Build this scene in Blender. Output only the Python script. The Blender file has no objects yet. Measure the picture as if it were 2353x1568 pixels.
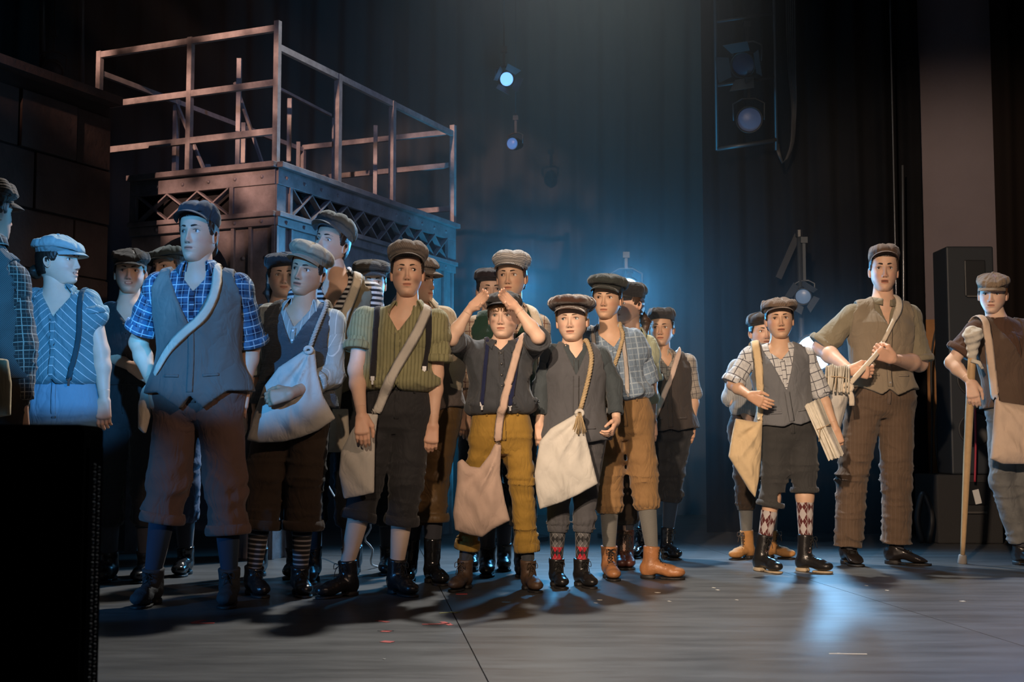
import bpy, math, random
import numpy as np
random.seed(7); np.random.seed(7)
C = bpy.context.scene.collection
scn = bpy.context.scene

# ------------------------------------------------------------------ camera, world, light
FPX = 2950.0; CAMZ = 0.70; PITCH = math.atan((1018-784)/FPX)
cam_d = bpy.data.cameras.new('camera'); cam = bpy.data.objects.new('camera', cam_d); C.objects.link(cam)
cam_d.sensor_width = 36; cam_d.lens = FPX/2353*36; cam_d.clip_end = 100
cam.location = (0, 0, CAMZ); cam.rotation_euler = (math.pi/2+PITCH, 0, 0)
scn.camera = cam
scn.view_settings.view_transform = 'Standard'; scn.view_settings.look = 'None'
scn.view_settings.gamma = 1; scn.view_settings.use_curve_mapping = False
scn.view_settings.exposure = 0.0
w = bpy.data.worlds.new('world'); scn.world = w; w.use_nodes = True
w.node_tree.nodes['Background'].inputs[0].default_value = (.25, .32, .45, 1)
w.node_tree.nodes['Background'].inputs[1].default_value = 0.012

def spot(name, loc, target, energy, col, size=60, blend=.4, radius=.1, gobo=None):
    d = bpy.data.lights.new(name, 'SPOT'); o = bpy.data.objects.new(name, d); C.objects.link(o)
    d.energy = energy; d.color = col; d.spot_size = math.radians(size); d.spot_blend = blend; d.shadow_soft_size = radius
    from mathutils import Vector
    v = Vector(target)-Vector(loc); o.location = loc; o.rotation_euler = v.to_track_quat('-Z', 'Y').to_euler()
    if gobo:                                   # a breakup pattern in the lamp's gate
        d.use_nodes = True; nt = d.node_tree; nd = nt.nodes; em = nd['Emission']
        tc = nd.new('ShaderNodeTexCoord'); mp = nd.new('ShaderNodeMapping'); mp.inputs['Scale'].default_value = gobo[0]
        nz = nd.new('ShaderNodeTexNoise'); nz.inputs['Scale'].default_value = 1; nz.inputs['Detail'].default_value = 2
        r = nd.new('ShaderNodeValToRGB'); r.color_ramp.elements[0].position = gobo[1]; r.color_ramp.elements[1].position = gobo[2]
        r.color_ramp.elements[0].color = (gobo[3],)*3+(1,)
        nt.links.new(tc.outputs['Normal'], mp.inputs[0]); nt.links.new(mp.outputs[0], nz.inputs[0])
        nt.links.new(nz.outputs[0], r.inputs[0]); nt.links.new(r.outputs[0], em.inputs['Strength'])
    return o
BLUE = (.10, .38, 1.0); WARM = (1.0, .74, .53)
cam_d.dof.use_dof = True; cam_d.dof.focus_distance = 6.6; cam_d.dof.aperture_fstop = 5.6
spot('key_front', (-1.6, -2.5, 3.6), (2.5, 7.2, 1.0), 3300, WARM, 30, .5, .10)
spot('key_centre', (-.4, -2.5, 3.7), (.50, 6.4, 1.15), 1450, WARM, 20, .5, .10)
spot('fill_right', (4.5, -1.0, 4.2), (-.9, 6.0, 1.2), 650, (1.0, .68, .48), 17, .5, .12)
spot('blue_profile', (.8, -1.2, 2.6), (-2.0, 5.8, 1.25), 2900, (.08, .44, 1.0), 7.0, .25, .05)
spot('blue_left', (-2.6, -1.2, 2.6), (-1.26, 5.75, 1.35), 2500, (.08, .42, 1.0), 9.5, .3, .05)
spot('blue_side', (-3.4, 3.6, .9), (-1.35, 5.9, .12), 160, (.08, .40, 1.0), 24, .6, .05)
spot('tower_warm', (-4.5, .0, 5.0), (-1.9, 8.6, 3.0), 4200, (1.0, .56, .42), 17, .3, .05, gobo=((36, 36, 36), .40, .60, .03))
spot('tower_blue', (3.5, 2.0, 5.0), (-.8, 9.0, 2.6), 380, (.26, .46, 1.0), 24, .5, .1)
spot('top_back', (.5, 9.6, 6.6), (.3, 4.6, 0), 2500, (1.0, .98, .93), 62, .5, .15)
spot('top_blue_right', (4.6, 9.8, 6.2), (3.0, 4.4, 0), 2300, (.30, .48, 1.0), 50, .5, .15)
spot('cyc_blue', (.6, 8.8, .35), (.2, 12.6, 3.0), 420, (.03, .50, .95), 110, .9, .2)
spot('cyc_top', (.9, 11.2, 6.4), (.9, 12.6, 3.5), 45, (.62, .90, .62), 80, .9, .2)


# ------------------------------------------------------------------ helpers
def ray(px, py):
    u = (px-1176.5)/FPX; v = (784-py)/FPX
    return np.array([u, math.cos(PITCH)-v*math.sin(PITCH), math.sin(PITCH)+v*math.cos(PITCH)])
def P(px, py, Y):
    r = ray(px, py); return np.array([0, 0, CAMZ])+r*(Y/r[1])
def G(px, py):
    r = ray(px, py); return np.array([0, 0, CAMZ])+r*(-CAMZ/r[2])
def nrm(v):
    v = np.asarray(v, float); return v/max(np.linalg.norm(v), 1e-9)

def tag(o, label=None, cat=None, group=None, kind=None):
    if label: o['label'] = label
    if cat: o['category'] = cat
    if group: o['group'] = group
    if kind: o['kind'] = kind
    return o
def empty(name, loc, label=None, cat=None, group=None):
    o = bpy.data.objects.new(name, None); C.objects.link(o); o.location = tuple(map(float, loc)); o.empty_display_size = .1
    return tag(o, label, cat, group)
BASE = {}
def obj(name, V, F, mat, parent=None, attrs=None, smooth=True, label=None, origin=None):
    """mesh object; vertices given in world space; children of a thing are stored relative to the thing's base"""
    V = np.asarray(V, np.float32).reshape(-1, 3)
    if parent is not None: org = BASE[parent.name]
    else: org = np.array(origin if origin is not None else (0, 0, 0), float)
    me = bpy.data.meshes.new(name)
    if isinstance(F, np.ndarray):
        k = F.shape[1]; n = len(F)
        me.vertices.add(len(V)); me.vertices.foreach_set('co', (V-org).astype(np.float32).ravel())
        me.loops.add(n*k); me.loops.foreach_set('vertex_index', F.astype(np.int32).ravel())
        me.polygons.add(n); me.polygons.foreach_set('loop_start', np.arange(0, n*k, k, dtype=np.int32))
        me.polygons.foreach_set('loop_total', np.full(n, k, dtype=np.int32))
        me.update(calc_edges=True)
    else:
        me.from_pydata([tuple(map(float, v)) for v in (V-org)], [], [tuple(map(int, f)) for f in F])
    if smooth: me.polygons.foreach_set('use_smooth', np.ones(len(me.polygons), bool))
    for nm, a in (attrs or {}).items():
        a = np.asarray(a, np.float32)
        if a.shape[1] == 4:
            at = me.attributes.new(nm, 'FLOAT_COLOR', 'POINT'); at.data.foreach_set('color', a.ravel())
        else:
            at = me.attributes.new(nm, 'FLOAT_VECTOR', 'POINT'); at.data.foreach_set('vector', a.ravel())
    if mat: me.materials.append(mat)
    o = bpy.data.objects.new(name, me); C.objects.link(o)
    if parent is not None: o.parent = parent
    else: o.location = tuple(map(float, org))
    BASE[o.name] = org
    if label: o['label'] = label
    return o
def thing(name, loc, label, cat, group=None):
    o = empty(name, loc, label, cat, group); BASE[o.name] = np.array(loc, float); return o

class MB:
    def __init__(s): s.V = []; s.F = []; s.n = 0; s.A = []
    def add(s, V, F, a=None):
        V = np.asarray(V, float).reshape(-1, 3)
        s.V.append(V); s.F += [tuple(int(i)+s.n for i in f) for f in F]; s.n += len(V); return s
    def box(s, c, size, R=None):
        sx, sy, sz = np.array(size)/2
        V = np.array([[x, y, z] for x in (-sx, sx) for y in (-sy, sy) for z in (-sz, sz)])
        if R is not None: V = V@np.asarray(R)
        F = [(0, 1, 3, 2), (4, 6, 7, 5), (0, 4, 5, 1), (2, 3, 7, 6), (0, 2, 6, 4), (1, 5, 7, 3)]
        return s.add(V+np.array(c), F)
    def bar(s, a, b, wx, wy, up=(0, 0, 1)):
        a = np.array(a, float); b = np.array(b, float); d = nrm(b-a); up = np.array(up, float)
        if abs(d@up) > .95: up = np.array((1., 0, 0)) if abs(d[0]) < .9 else np.array((0, 1., 0))
        x = nrm(np.cross(d, up)); y = np.cross(x, d)
        return s.box((a+b)/2, (wx, wy, np.linalg.norm(b-a)), np.array([x, y, d]))
    def tube(s, pts, r, n=8, cap=True):
        V, F = tube_vf(pts, r, n, cap); return s.add(V, F)
    def build(s, name, mat, parent=None, smooth=False, bevel=0, **k):
        o = obj(name, np.concatenate(s.V), s.F, mat, parent, smooth=smooth, **k)
        if bevel:
            m = o.modifiers.new('b', 'BEVEL'); m.width = bevel; m.segments = 2; m.limit_method = 'ANGLE'
        return o
def frames(pts):
    pts = np.asarray(pts, float); T = np.gradient(pts, axis=0); T /= np.maximum(np.linalg.norm(T, axis=1, keepdims=True), 1e-9)
    n = np.cross(T[0], (0, 0, 1.)); n = n if np.linalg.norm(n) > .1 else np.cross(T[0], (1., 0, 0)); n = nrm(n); N = []
    for t in T:
        n = nrm(n-t*(n@t)); N.append(n)
    N = np.array(N); return T, N, np.cross(T, N)
def tube_vf(pts, r, n=8, cap=True, ell=1.0):
    pts = np.asarray(pts, float); r = np.broadcast_to(np.asarray(r, float), (len(pts),)); T, N, B = frames(pts)
    a = np.linspace(0, 2*np.pi, n, endpoint=False)
    V = pts[:, None]+r[:, None, None]*(np.cos(a)[None, :, None]*N[:, None]+ell*np.sin(a)[None, :, None]*B[:, None])
    F = [(i*n+j, i*n+(j+1) % n, (i+1)*n+(j+1) % n, (i+1)*n+j) for i in range(len(pts)-1) for j in range(n)]
    if cap: F += [tuple(range(n))[::-1], tuple((len(pts)-1)*n+j for j in range(n))]
    return V.reshape(-1, 3), F
def spline(pts, n=24):
    pts = np.asarray(pts, float)
    if len(pts) < 3: return pts[0]+(pts[-1]-pts[0])*np.linspace(0, 1, n)[:, None]
    d = np.r_[0, np.cumsum(np.linalg.norm(np.diff(pts, axis=0), axis=1))]; t = np.linspace(0, d[-1], n)
    m = np.gradient(pts, d, axis=0); out = []
    for x in t:
        i = min(np.searchsorted(d, x, 'right')-1, len(d)-2); h = d[i+1]-d[i]; u = (x-d[i])/h
        out.append((2*u**3-3*u**2+1)*pts[i]+(u**3-2*u**2+u)*h*m[i]+(-2*u**3+3*u**2)*pts[i+1]+(u**3-u**2)*h*m[i+1])
    return np.array(out)
def revolve(a, b, prof, n=28, ref=None, wav=None):
    """prof: list of (t in metres along a->b, radius)"""
    a = np.array(a, float); d = nrm(np.array(b, float)-a)
    x = nrm(np.cross(d, ref if ref is not None else (0, -1., 0))); y = np.cross(d, x)
    an = np.linspace(0, 2*np.pi, n, endpoint=False); V = []; A = []
    for t, r in prof:
        for q in an:
            rr = r*(1+(wav(q, t) if wav else 0)); V.append(a+d*t+rr*(math.cos(q)*x+math.sin(q)*y)); A.append((((q+np.pi/2) % (2*np.pi)-np.pi)*.05, t, 0))
    m = len(prof)
    F = np.array([(i*n+j, i*n+(j+1) % n, (i+1)*n+(j+1) % n, (i+1)*n+j) for i in range(m-1) for j in range(n)])
    return np.array(V), F, np.array(A)
def ribbon(pts, nor, width, th=.004):
    pts = np.asarray(pts, float); nor = np.asarray(nor, float); T = np.gradient(pts, axis=0)
    W = np.cross(T, nor); W /= np.maximum(np.linalg.norm(W, axis=1, keepdims=True), 1e-9)
    width = np.broadcast_to(np.asarray(width, float), (len(pts),))[:, None]
    q = [pts-W*width/2, pts-W*width/4+nor*th*.9, pts+W*width/4+nor*th*.9, pts+W*width/2, pts+W*width/4-nor*th*.3, pts-W*width/4-nor*th*.3]
    V = np.stack(q, 1).reshape(-1, 3); n = 6
    F = [(i*n+j, i*n+(j+1) % n, (i+1)*n+(j+1) % n, (i+1)*n+j) for i in range(len(pts)-1) for j in range(n)]
    F += [tuple(range(n))[::-1], tuple((len(pts)-1)*n+j for j in range(n))]
    A = np.zeros((len(V), 3)); L = np.r_[0, np.cumsum(np.linalg.norm(np.diff(pts, axis=0), axis=1))]
    A[:, 1] = np.repeat(L, n)
    return V, F, A

# ------------------------------------------------------------------ materials
MATS = {}
def newmat(name):
    m = bpy.data.materials.new(name); m.use_nodes = True; nt = m.node_tree
    return m, nt, nt.nodes['Principled BSDF']
class NB:                                     # tiny node helper
    def __init__(s, nt): s.nt = nt
    def n(s, t, **k):
        x = s.nt.nodes.new(t)
        for a, b in k.items(): setattr(x, a, b)
        return x
    def set(s, sock, v):
        if hasattr(v, 'links'): s.nt.links.new(v, sock)
        else: sock.default_value = v
    def math(s, op, a, b=0., c=0.):
        x = s.n('ShaderNodeMath', operation=op); s.set(x.inputs[0], a); s.set(x.inputs[1], b); s.set(x.inputs[2], c); return x.outputs[0]
    def mix(s, f, a, b):
        x = s.n('ShaderNodeMix', data_type='RGBA'); s.set(x.inputs[0], f)
        s.set(x.inputs[6], a if hasattr(a, 'links') else tuple(a)+(1,)*(4-len(a)))
        s.set(x.inputs[7], b if hasattr(b, 'links') else tuple(b)+(1,)*(4-len(b))); return x.outputs[2]
    def noise(s, vec, scale, detail=3, rough=.6):
        x = s.n('ShaderNodeTexNoise'); x.inputs['Scale'].default_value = scale; x.inputs['Detail'].default_value = detail
        x.inputs['Roughness'].default_value = rough; s.nt.links.new(vec, x.inputs['Vector']); return x.outputs[0]
    def stripe(s, x, period, frac, off=0.):
        return s.math('LESS_THAN', s.math('FRACT', s.math('ADD', s.math('DIVIDE', x, period), off+100.)), frac)
def simple(name, col, rough=.6, metal=0., bump=0., bscale=60, var=.0, vscale=8, emit=None, spec=.5, coat=0):
    if name in MATS: return MATS[name]
    m, nt, b = newmat(name); nb = NB(nt); tc = nb.n('ShaderNodeTexCoord')
    c = col
    if var:
        f = nb.noise(tc.outputs['Object'], vscale, 5, .65)
        f = nb.math('MULTIPLY_ADD', f, 2.2, -.6)
        x = nb.n('ShaderNodeClamp'); nb.set(x.inputs[0], f)
        c = nb.mix(x.outputs[0], tuple(np.array(col)*(1-var)), tuple(np.minimum(1, np.array(col)*(1+var))))
        nt.links.new(c, b.inputs['Base Color'])
    else: b.inputs['Base Color'].default_value = tuple(col)+(1,)
    b.inputs['Roughness'].default_value = rough; b.inputs['Metallic'].default_value = metal
    b.inputs['Specular IOR Level'].default_value = spec
    if coat: b.inputs['Coat Weight'].default_value = coat; b.inputs['Coat Roughness'].default_value = .15
    if bump:
        bp = nb.n('ShaderNodeBump'); bp.inputs['Strength'].default_value = bump; bp.inputs['Distance'].default_value = .01
        nt.links.new(nb.noise(tc.outputs['Object'], bscale, 4), bp.inputs['Height']); nt.links.new(bp.outputs[0], b.inputs['Normal'])
    if emit: b.inputs['Emission Color'].default_value = tuple(emit[0])+(1,); b.inputs['Emission Strength'].default_value = emit[1]
    MATS[name] = m; return m
def cloth(name, col, pat=None, col2=None, col3=None, rough=.88, bump=.25, wscale=450, fold=.5, sheen=.15, var=.18, period=.03):
    if name in MATS: return MATS[name]
    m, nt, b = newmat(name); nb = NB(nt)
    at = nb.n('ShaderNodeAttribute'); at.attribute_name = 'cl'; sp = nb.n('ShaderNodeSeparateXYZ'); nt.links.new(at.outputs['Vector'], sp.inputs[0])
    u, v = sp.outputs[0], sp.outputs[1]; tc = nb.n('ShaderNodeTexCoord'); oc = tc.outputs['Object']
    c = None; p = period
    if pat == 'stripe_v': c = nb.mix(nb.stripe(u, p, .12), col, col2)
    elif pat == 'stripe_v2':
        c = nb.mix(nb.stripe(u, p, .16), col, col2); c = nb.mix(nb.stripe(u, p, .09, .5), c, col3 or col2)
    elif pat == 'stripe_h': c = nb.mix(nb.stripe(v, p, .5), col, col2)
    elif pat == 'stripe_d': c = nb.mix(nb.stripe(nb.math('ADD', nb.math('MULTIPLY', nb.math('ABSOLUTE', u), 1.), v), p, .08), col, col2)
    elif pat == 'twill': c = nb.mix(nb.stripe(nb.math('ADD', u, v), p, .35), col, col2)
    elif pat == 'plaid':
        a = nb.math('MULTIPLY', nb.stripe(u, p, .42), .5); d = nb.math('MULTIPLY', nb.stripe(v, p, .42), .5)
        c = nb.mix(nb.math('ADD', a, d), col, col2)
        l = nb.math('MAXIMUM', nb.stripe(u, p, .07, .28), nb.stripe(v, p, .07, .28)); c = nb.mix(l, c, col3)
        l = nb.math('MAXIMUM', nb.stripe(u, p, .04, .75), nb.stripe(v, p, .04, .75)); c = nb.mix(nb.math('MULTIPLY', l, .6), c, col3)
    elif pat == 'window':
        l = nb.math('MAXIMUM', nb.stripe(u, p, .10), nb.stripe(v, p, .10)); c = nb.mix(l, col, col2)
        l = nb.math('MAXIMUM', nb.stripe(u, p, .05, .5), nb.stripe(v, p, .05, .5)); c = nb.mix(nb.math('MULTIPLY', l, .7), c, col3 or col2)
    elif pat == 'houndstooth':
        a = nb.math('MULTIPLY', nb.stripe(u, p, .5), .5); d = nb.math('MULTIPLY', nb.stripe(v, p, .5), .5); c = nb.mix(nb.math('ADD', a, d), col, col2)
    elif pat == 'argyle':
        P1, P2 = p, p*1.5
        def tri(x, q): return nb.math('ABSOLUTE', nb.math('SUBTRACT', nb.math('FRACT', nb.math('ADD', nb.math('DIVIDE', x, q), 100.)), .5))
        s_ = nb.math('ADD', tri(u, P1), tri(v, P2)); c = nb.mix(nb.math('LESS_THAN', s_, .48), col, col2)
        g = nb.math('ADD', nb.math('DIVIDE', u, P1), nb.math('DIVIDE', v, P2)); h = nb.math('SUBTRACT', nb.math('DIVIDE', u, P1), nb.math('DIVIDE', v, P2))
        l = nb.math('MAXIMUM', nb.stripe(g, 1., .045), nb.stripe(h, 1., .045)); c = nb.mix(l, c, col3)
    elif pat == 'argyle2':
        P1, P2 = p, p*.95
        def tri(x, q): return nb.math('ABSOLUTE', nb.math('SUBTRACT', nb.math('FRACT', nb.math('ADD', nb.math('DIVIDE', x, q), 100.5)), .5))
        s_ = nb.math('ADD', tri(u, P1), tri(v, P2)); row = nb.math('COMPARE', v, p*1.52, p*.5); dc = nb.mix(row, (.11, .11, .115), col2); c = nb.mix(nb.math('LESS_THAN', s_, .47), col, dc)
        g = nb.math('ADD', nb.math('DIVIDE', u, P1), nb.math('DIVIDE', v, P2)); h = nb.math('SUBTRACT', nb.math('DIVIDE', u, P1), nb.math('DIVIDE', v, P2))
        l = nb.math('MAXIMUM', nb.stripe(g, 1., .035), nb.stripe(h, 1., .035)); c = nb.mix(l, c, col3)
    elif pat == 'bands': c = nb.mix(nb.stripe(v, p, .35), col, col2)
    elif pat == 'knit': c = nb.mix(nb.stripe(v, p, .35), col, col2 or tuple(np.array(col)*.6))
    f = nb.noise(oc, 9, 4, .6); f = nb.math('MULTIPLY_ADD', f, 2*var, 1-var)
    base = c if c is not None else None
    mx = nb.n('ShaderNodeMix', data_type='RGBA', blend_type='MULTIPLY'); mx.inputs[0].default_value = 1
    if base is not None: nt.links.new(base, mx.inputs[6])
    else: mx.inputs[6].default_value = tuple(col)+(1,)
    cr = nb.n('ShaderNodeCombineColor'); [nb.nt.links.new(f, cr.inputs[i]) for i in range(3)]
    nt.links.new(cr.outputs[0], mx.inputs[7]); nt.links.new(mx.outputs[2], b.inputs['Base Color'])
    b.inputs['Roughness'].default_value = rough; b.inputs['Sheen Weight'].default_value = sheen; b.inputs['Specular IOR Level'].default_value = .25
    bp = nb.n('ShaderNodeBump'); bp.inputs['Strength'].default_value = bump; bp.inputs['Distance'].default_value = .002
    if pat == 'knit' or pat == 'cord':
        wv = nb.math('SINE', nb.math('MULTIPLY', v if pat == 'knit' else u, 2*math.pi/(p if pat == 'knit' else .006))); nt.links.new(wv, bp.inputs['Height'])
    else: nt.links.new(nb.noise(oc, wscale, 2), bp.inputs['Height'])
    b2 = nb.n('ShaderNodeBump'); b2.inputs['Strength'].default_value = fold; b2.inputs['Distance'].default_value = .010
    mpn = nb.n('ShaderNodeMapping'); mpn.inputs['Scale'].default_value = (1.3, 1, .7); nt.links.new(oc, mpn.inputs[0])
    ds = nb.n('ShaderNodeTexNoise'); ds.inputs['Scale'].default_value = 8; ds.inputs['Detail'].default_value = 3; ds.inputs['Distortion'].default_value = .7
    nt.links.new(mpn.outputs[0], ds.inputs[0]); rg = nb.math('POWER', nb.math('SUBTRACT', 1., nb.math('ABSOLUTE', nb.math('MULTIPLY_ADD', ds.outputs[0], 3.2, -1.6))), 2.); nt.links.new(nb.math('MULTIPLY', rg, -1.), b2.inputs['Height']); nt.links.new(bp.outputs[0], b2.inputs['Normal'])
    nt.links.new(b2.outputs[0], b.inputs['Normal'])
    MATS[name] = m; return m
def skinmat(name, col):
    if name in MATS: return MATS[name]
    m, nt, b = newmat(name); nb = NB(nt)
    at = nb.n('ShaderNodeAttribute'); at.attribute_name = 'tint'
    mx = nb.n('ShaderNodeMix', data_type='RGBA', blend_type='MULTIPLY'); mx.inputs[0].default_value = 1; mx.inputs[6].default_value = tuple(col)+(1,)
    nt.links.new(at.outputs['Color'], mx.inputs[7])
    tc = nb.n('ShaderNodeTexCoord'); f = nb.math('MULTIPLY_ADD', nb.noise(tc.outputs['Object'], 22, 4), .24, .88)
    m2 = nb.n('ShaderNodeMix', data_type='RGBA', blend_type='MULTIPLY'); m2.inputs[0].default_value = 1; nt.links.new(mx.outputs[2], m2.inputs[6])
    cr = nb.n('ShaderNodeCombineColor'); [nt.links.new(f, cr.inputs[i]) for i in range(3)]; nt.links.new(cr.outputs[0], m2.inputs[7])
    nt.links.new(m2.outputs[2], b.inputs['Base Color']); b.inputs['Roughness'].default_value = .5; b.inputs['Specular IOR Level'].default_value = .35
    b.inputs['Subsurface Weight'].default_value = .12; b.inputs['Subsurface Radius'].default_value = (1, .35, .2); b.inputs['Subsurface Scale'].default_value = .01
    MATS[name] = m; return m
def vcmat(name, rough=.4, coat=0):
    if name in MATS: return MATS[name]
    m, nt, b = newmat(name); at = nt.nodes.new('ShaderNodeAttribute'); at.attribute_name = 'tint'
    nt.links.new(at.outputs['Color'], b.inputs['Base Color']); b.inputs['Roughness'].default_value = rough; b.inputs['Coat Weight'].default_value = coat
    MATS[name] = m; return m
def hairmat(name, col):
    if name in MATS: return MATS[name]
    m, nt, b = newmat(name); nb = NB(nt)
    at = nb.n('ShaderNodeAttribute'); at.attribute_name = 'cl'; mp = nb.n('ShaderNodeMapping'); mp.inputs['Scale'].default_value = (260, 14, 1)
    nt.links.new(at.outputs['Vector'], mp.inputs[0]); f = nb.noise(mp.outputs[0], 1, 3)
    nt.links.new(nb.mix(f, tuple(np.array(col)*.35), tuple(np.minimum(1, np.array(col)*1.6))), b.inputs['Base Color'])
    bp = nb.n('ShaderNodeBump'); bp.inputs['Strength'].default_value = .8; bp.inputs['Distance'].default_value = .003
    nt.links.new(f, bp.inputs['Height']); nt.links.new(bp.outputs[0], b.inputs['Normal']); b.inputs['Roughness'].default_value = .45
    MATS[name] = m; return m

# ------------------------------------------------------------------ implicit surfaces
def smin(a, b, k):
    h = np.clip(.5+.5*(b-a)/k, 0, 1); return b*(1-h)+a*h-k*h*(1-h)
def smax(a, b, k): return -smin(-a, -b, k)
def rcone(p, a, b, ra, rb):
    a = np.asarray(a, np.float32); b = np.asarray(b, np.float32); ab = b-a; L = float(ab@ab)+1e-12
    q = p-a; h = np.clip(q@ab/L, 0, 1); return np.linalg.norm(q-h[:, None]*ab, axis=1)-(ra+(rb-ra)*h)
def ellip(p, c, r, R=None):
    q = p-np.asarray(c, np.float32)
    if R is not None: q = q@np.asarray(R, np.float32).T
    q = q/np.asarray(r, np.float32); l = np.linalg.norm(q, axis=1)+1e-6
    g = np.linalg.norm(q/np.asarray(r, np.float32), axis=1)+1e-6
    return l*(l-1)/g
def grad(fn, p, e=.0015):
    g = np.stack([fn(p+np.array(d, np.float32)*e)-fn(p-np.array(d, np.float32)*e) for d in ((1, 0, 0), (0, 1, 0), (0, 0, 1))], 1)
    return g/np.maximum(np.linalg.norm(g, axis=1, keepdims=True), 1e-9)
def proj(fn, p, off=0., it=5):
    p = np.asarray(p, np.float32).reshape(-1, 3)
    for _ in range(it): p = p-grad(fn, p)*(fn(p)[:, None]-off)*.9
    return p, grad(fn, p)
def nets(fn, lo, hi, h, newton=1):
    lo = np.array(lo, np.float32)-h*1.5; n = (np.ceil((np.array(hi)-lo)/h)+3).astype(int)
    ax = [lo[i]+h*np.arange(n[i], dtype=np.float32) for i in range(3)]
    g = np.stack(np.meshgrid(*ax, indexing='ij'), -1).reshape(-1, 3)
    F = np.concatenate([fn(c) for c in np.array_split(g, max(1, len(g)//400000))]).reshape(n)
    S = F < 0; cs = tuple(n-1)
    cnt = np.zeros(cs, np.int8); crn = [(i, j, k) for i in (0, 1) for j in (0, 1) for k in (0, 1)]
    for c in crn: cnt += S[c[0]:n[0]-1+c[0], c[1]:n[1]-1+c[1], c[2]:n[2]-1+c[2]]
    act = (cnt > 0) & (cnt < 8); idx = np.argwhere(act)
    if len(idx) == 0: return np.zeros((0, 3)), np.zeros((0, 4), int)
    ids = np.full(cs, -1, np.int32); ids[act] = np.arange(len(idx))
    acc = np.zeros((len(idx), 3)); num = np.zeros(len(idx))
    for a in crn:
        for d in range(3):
            if a[d]: continue
            b = list(a); b[d] = 1
            fa = F[tuple((idx+a).T)]; fb = F[tuple((idx+b).T)]; m = (fa < 0) != (fb < 0)
            t = np.where(m, fa/np.where(m, fa-fb, 1), 0); q = np.array(a, float)[None].repeat(len(idx), 0); q[:, d] += t
            acc += q*m[:, None]; num += m
    V = (lo+h*(idx+acc/num[:, None])).astype(np.float32)
    quads = []
    for d in range(3):
        e, f = (d+1) % 3, (d+2) % 3
        sl = [slice(0, None)]*3; a = [slice(1, n[i]-1) for i in range(3)]; a[d] = slice(0, n[d]-1); b = list(a); b[d] = slice(1, n[d])
        A = S[tuple(a)]; B = S[tuple(b)]; m = np.argwhere(A != B)
        if not len(m): continue
        off = np.ones(3, int); off[d] = 0; c0 = m+off; s = A[tuple(m.T)]
        def cid(de, df):
            q = c0.copy(); q[:, e] -= de; q[:, f] -= df; return ids[tuple(q.T)]
        Q = np.stack([cid(1, 1), cid(0, 1), cid(0, 0), cid(1, 0)], 1); Q[~s] = Q[~s][:, ::-1]; quads.append(Q)
    Q = np.concatenate(quads); Q = Q[(Q >= 0).all(1)]
    for _ in range(newton):
        d = fn(V); V = V-grad(fn, V)*np.clip(d, -h*.5, h*.5)[:, None]*.8
    return V, Q
def sines(p, k, seed=0):
    """domain-warped folds, range about -1..1"""
    r = np.random.RandomState(seed); out = 0
    for i in range(3):
        d = nrm(r.randn(3)).astype(np.float32); e = nrm(r.randn(3)).astype(np.float32)
        out = out+np.sin(p@d*k*(1+.45*i)+1.7*np.sin(p@e*k*.6+r.rand()*6)+r.rand()*6)/(1+.4*i)
    return out/2.1
def creases(p, k, seed=0):
    """sharp pulled folds: warped ridges plus soft swells"""
    r = np.random.RandomState(seed+50); d = nrm(r.randn(3)).astype(np.float32); e = nrm(r.randn(3)).astype(np.float32); f = nrm(r.randn(3)).astype(np.float32)
    w = 1.5*np.sin(p@e*k*.45+r.rand()*6)+.8*np.sin(p@f*k*.9+r.rand()*6)
    a = 1-np.abs(np.sin(p@d*k*.5+w)); b = 1-np.abs(np.sin(p@f*k*.42+1.2*w+r.rand()*6)); m = .5+.5*np.sin(p@e*k*.3+r.rand()*6)
    return -(1.5*a**2.2*m+1.1*b**2.2*(1-m))+.6*sines(p, k*.8, seed)+.35
def sstep(a, b, x):
    t = np.clip((x-a)/(b-a), 0, 1); return t*t*(3-2*t)

# ------------------------------------------------------------------ people: head
RING = np.array([  # front f,z  back f,z  half width, exponent
 (-.010, .1135, -.012, .1135, .0005, 1), (.030, .109, -.050, .109, .040, 1), (.060, .094, -.080, .094, .060, 1),
 (.081, .066, -.096, .066, .0715, 1.), (.0895, .036, -.102, .034, .0750, .98), (.0895, .010, -.103, .004, .0750, .99),
 (.0875, -.018, -.101, -.022, .0730, 1.04), (.086, -.042, -.096, -.044, .0695, 1.08), (.0865, -.060, -.088, -.058, .0645, 1.12),
 (.0865, -.076, -.080, -.070, .0575, 1.14), (.086, -.093, -.072, -.082, .0490, 1.12), (.080, -.107, -.066, -.092, .0415, 1.08),
 (.064, -.114, -.062, -.102, .038, 1.05), (.040, -.116, -.060, -.112, .037, 1), (.012, -.120, -.056, -.125, .032, 1), (-.005, -.135, -.045, -.14, .02, 1)])
def interp_rows(T, s):
    i = np.arange(len(T)); m = np.gradient(T, axis=0); k = np.clip(np.floor(s).astype(int), 0, len(T)-2); u = (s-k)[:, None]
    return (2*u**3-3*u**2+1)*T[k]+(u**3-2*u**2+u)*m[k]+(-2*u**3+3*u**2)*T[k+1]+(u**3-u**2)*m[k+1]
def g2(x, s): return np.exp(-(x/s)**2)
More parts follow.
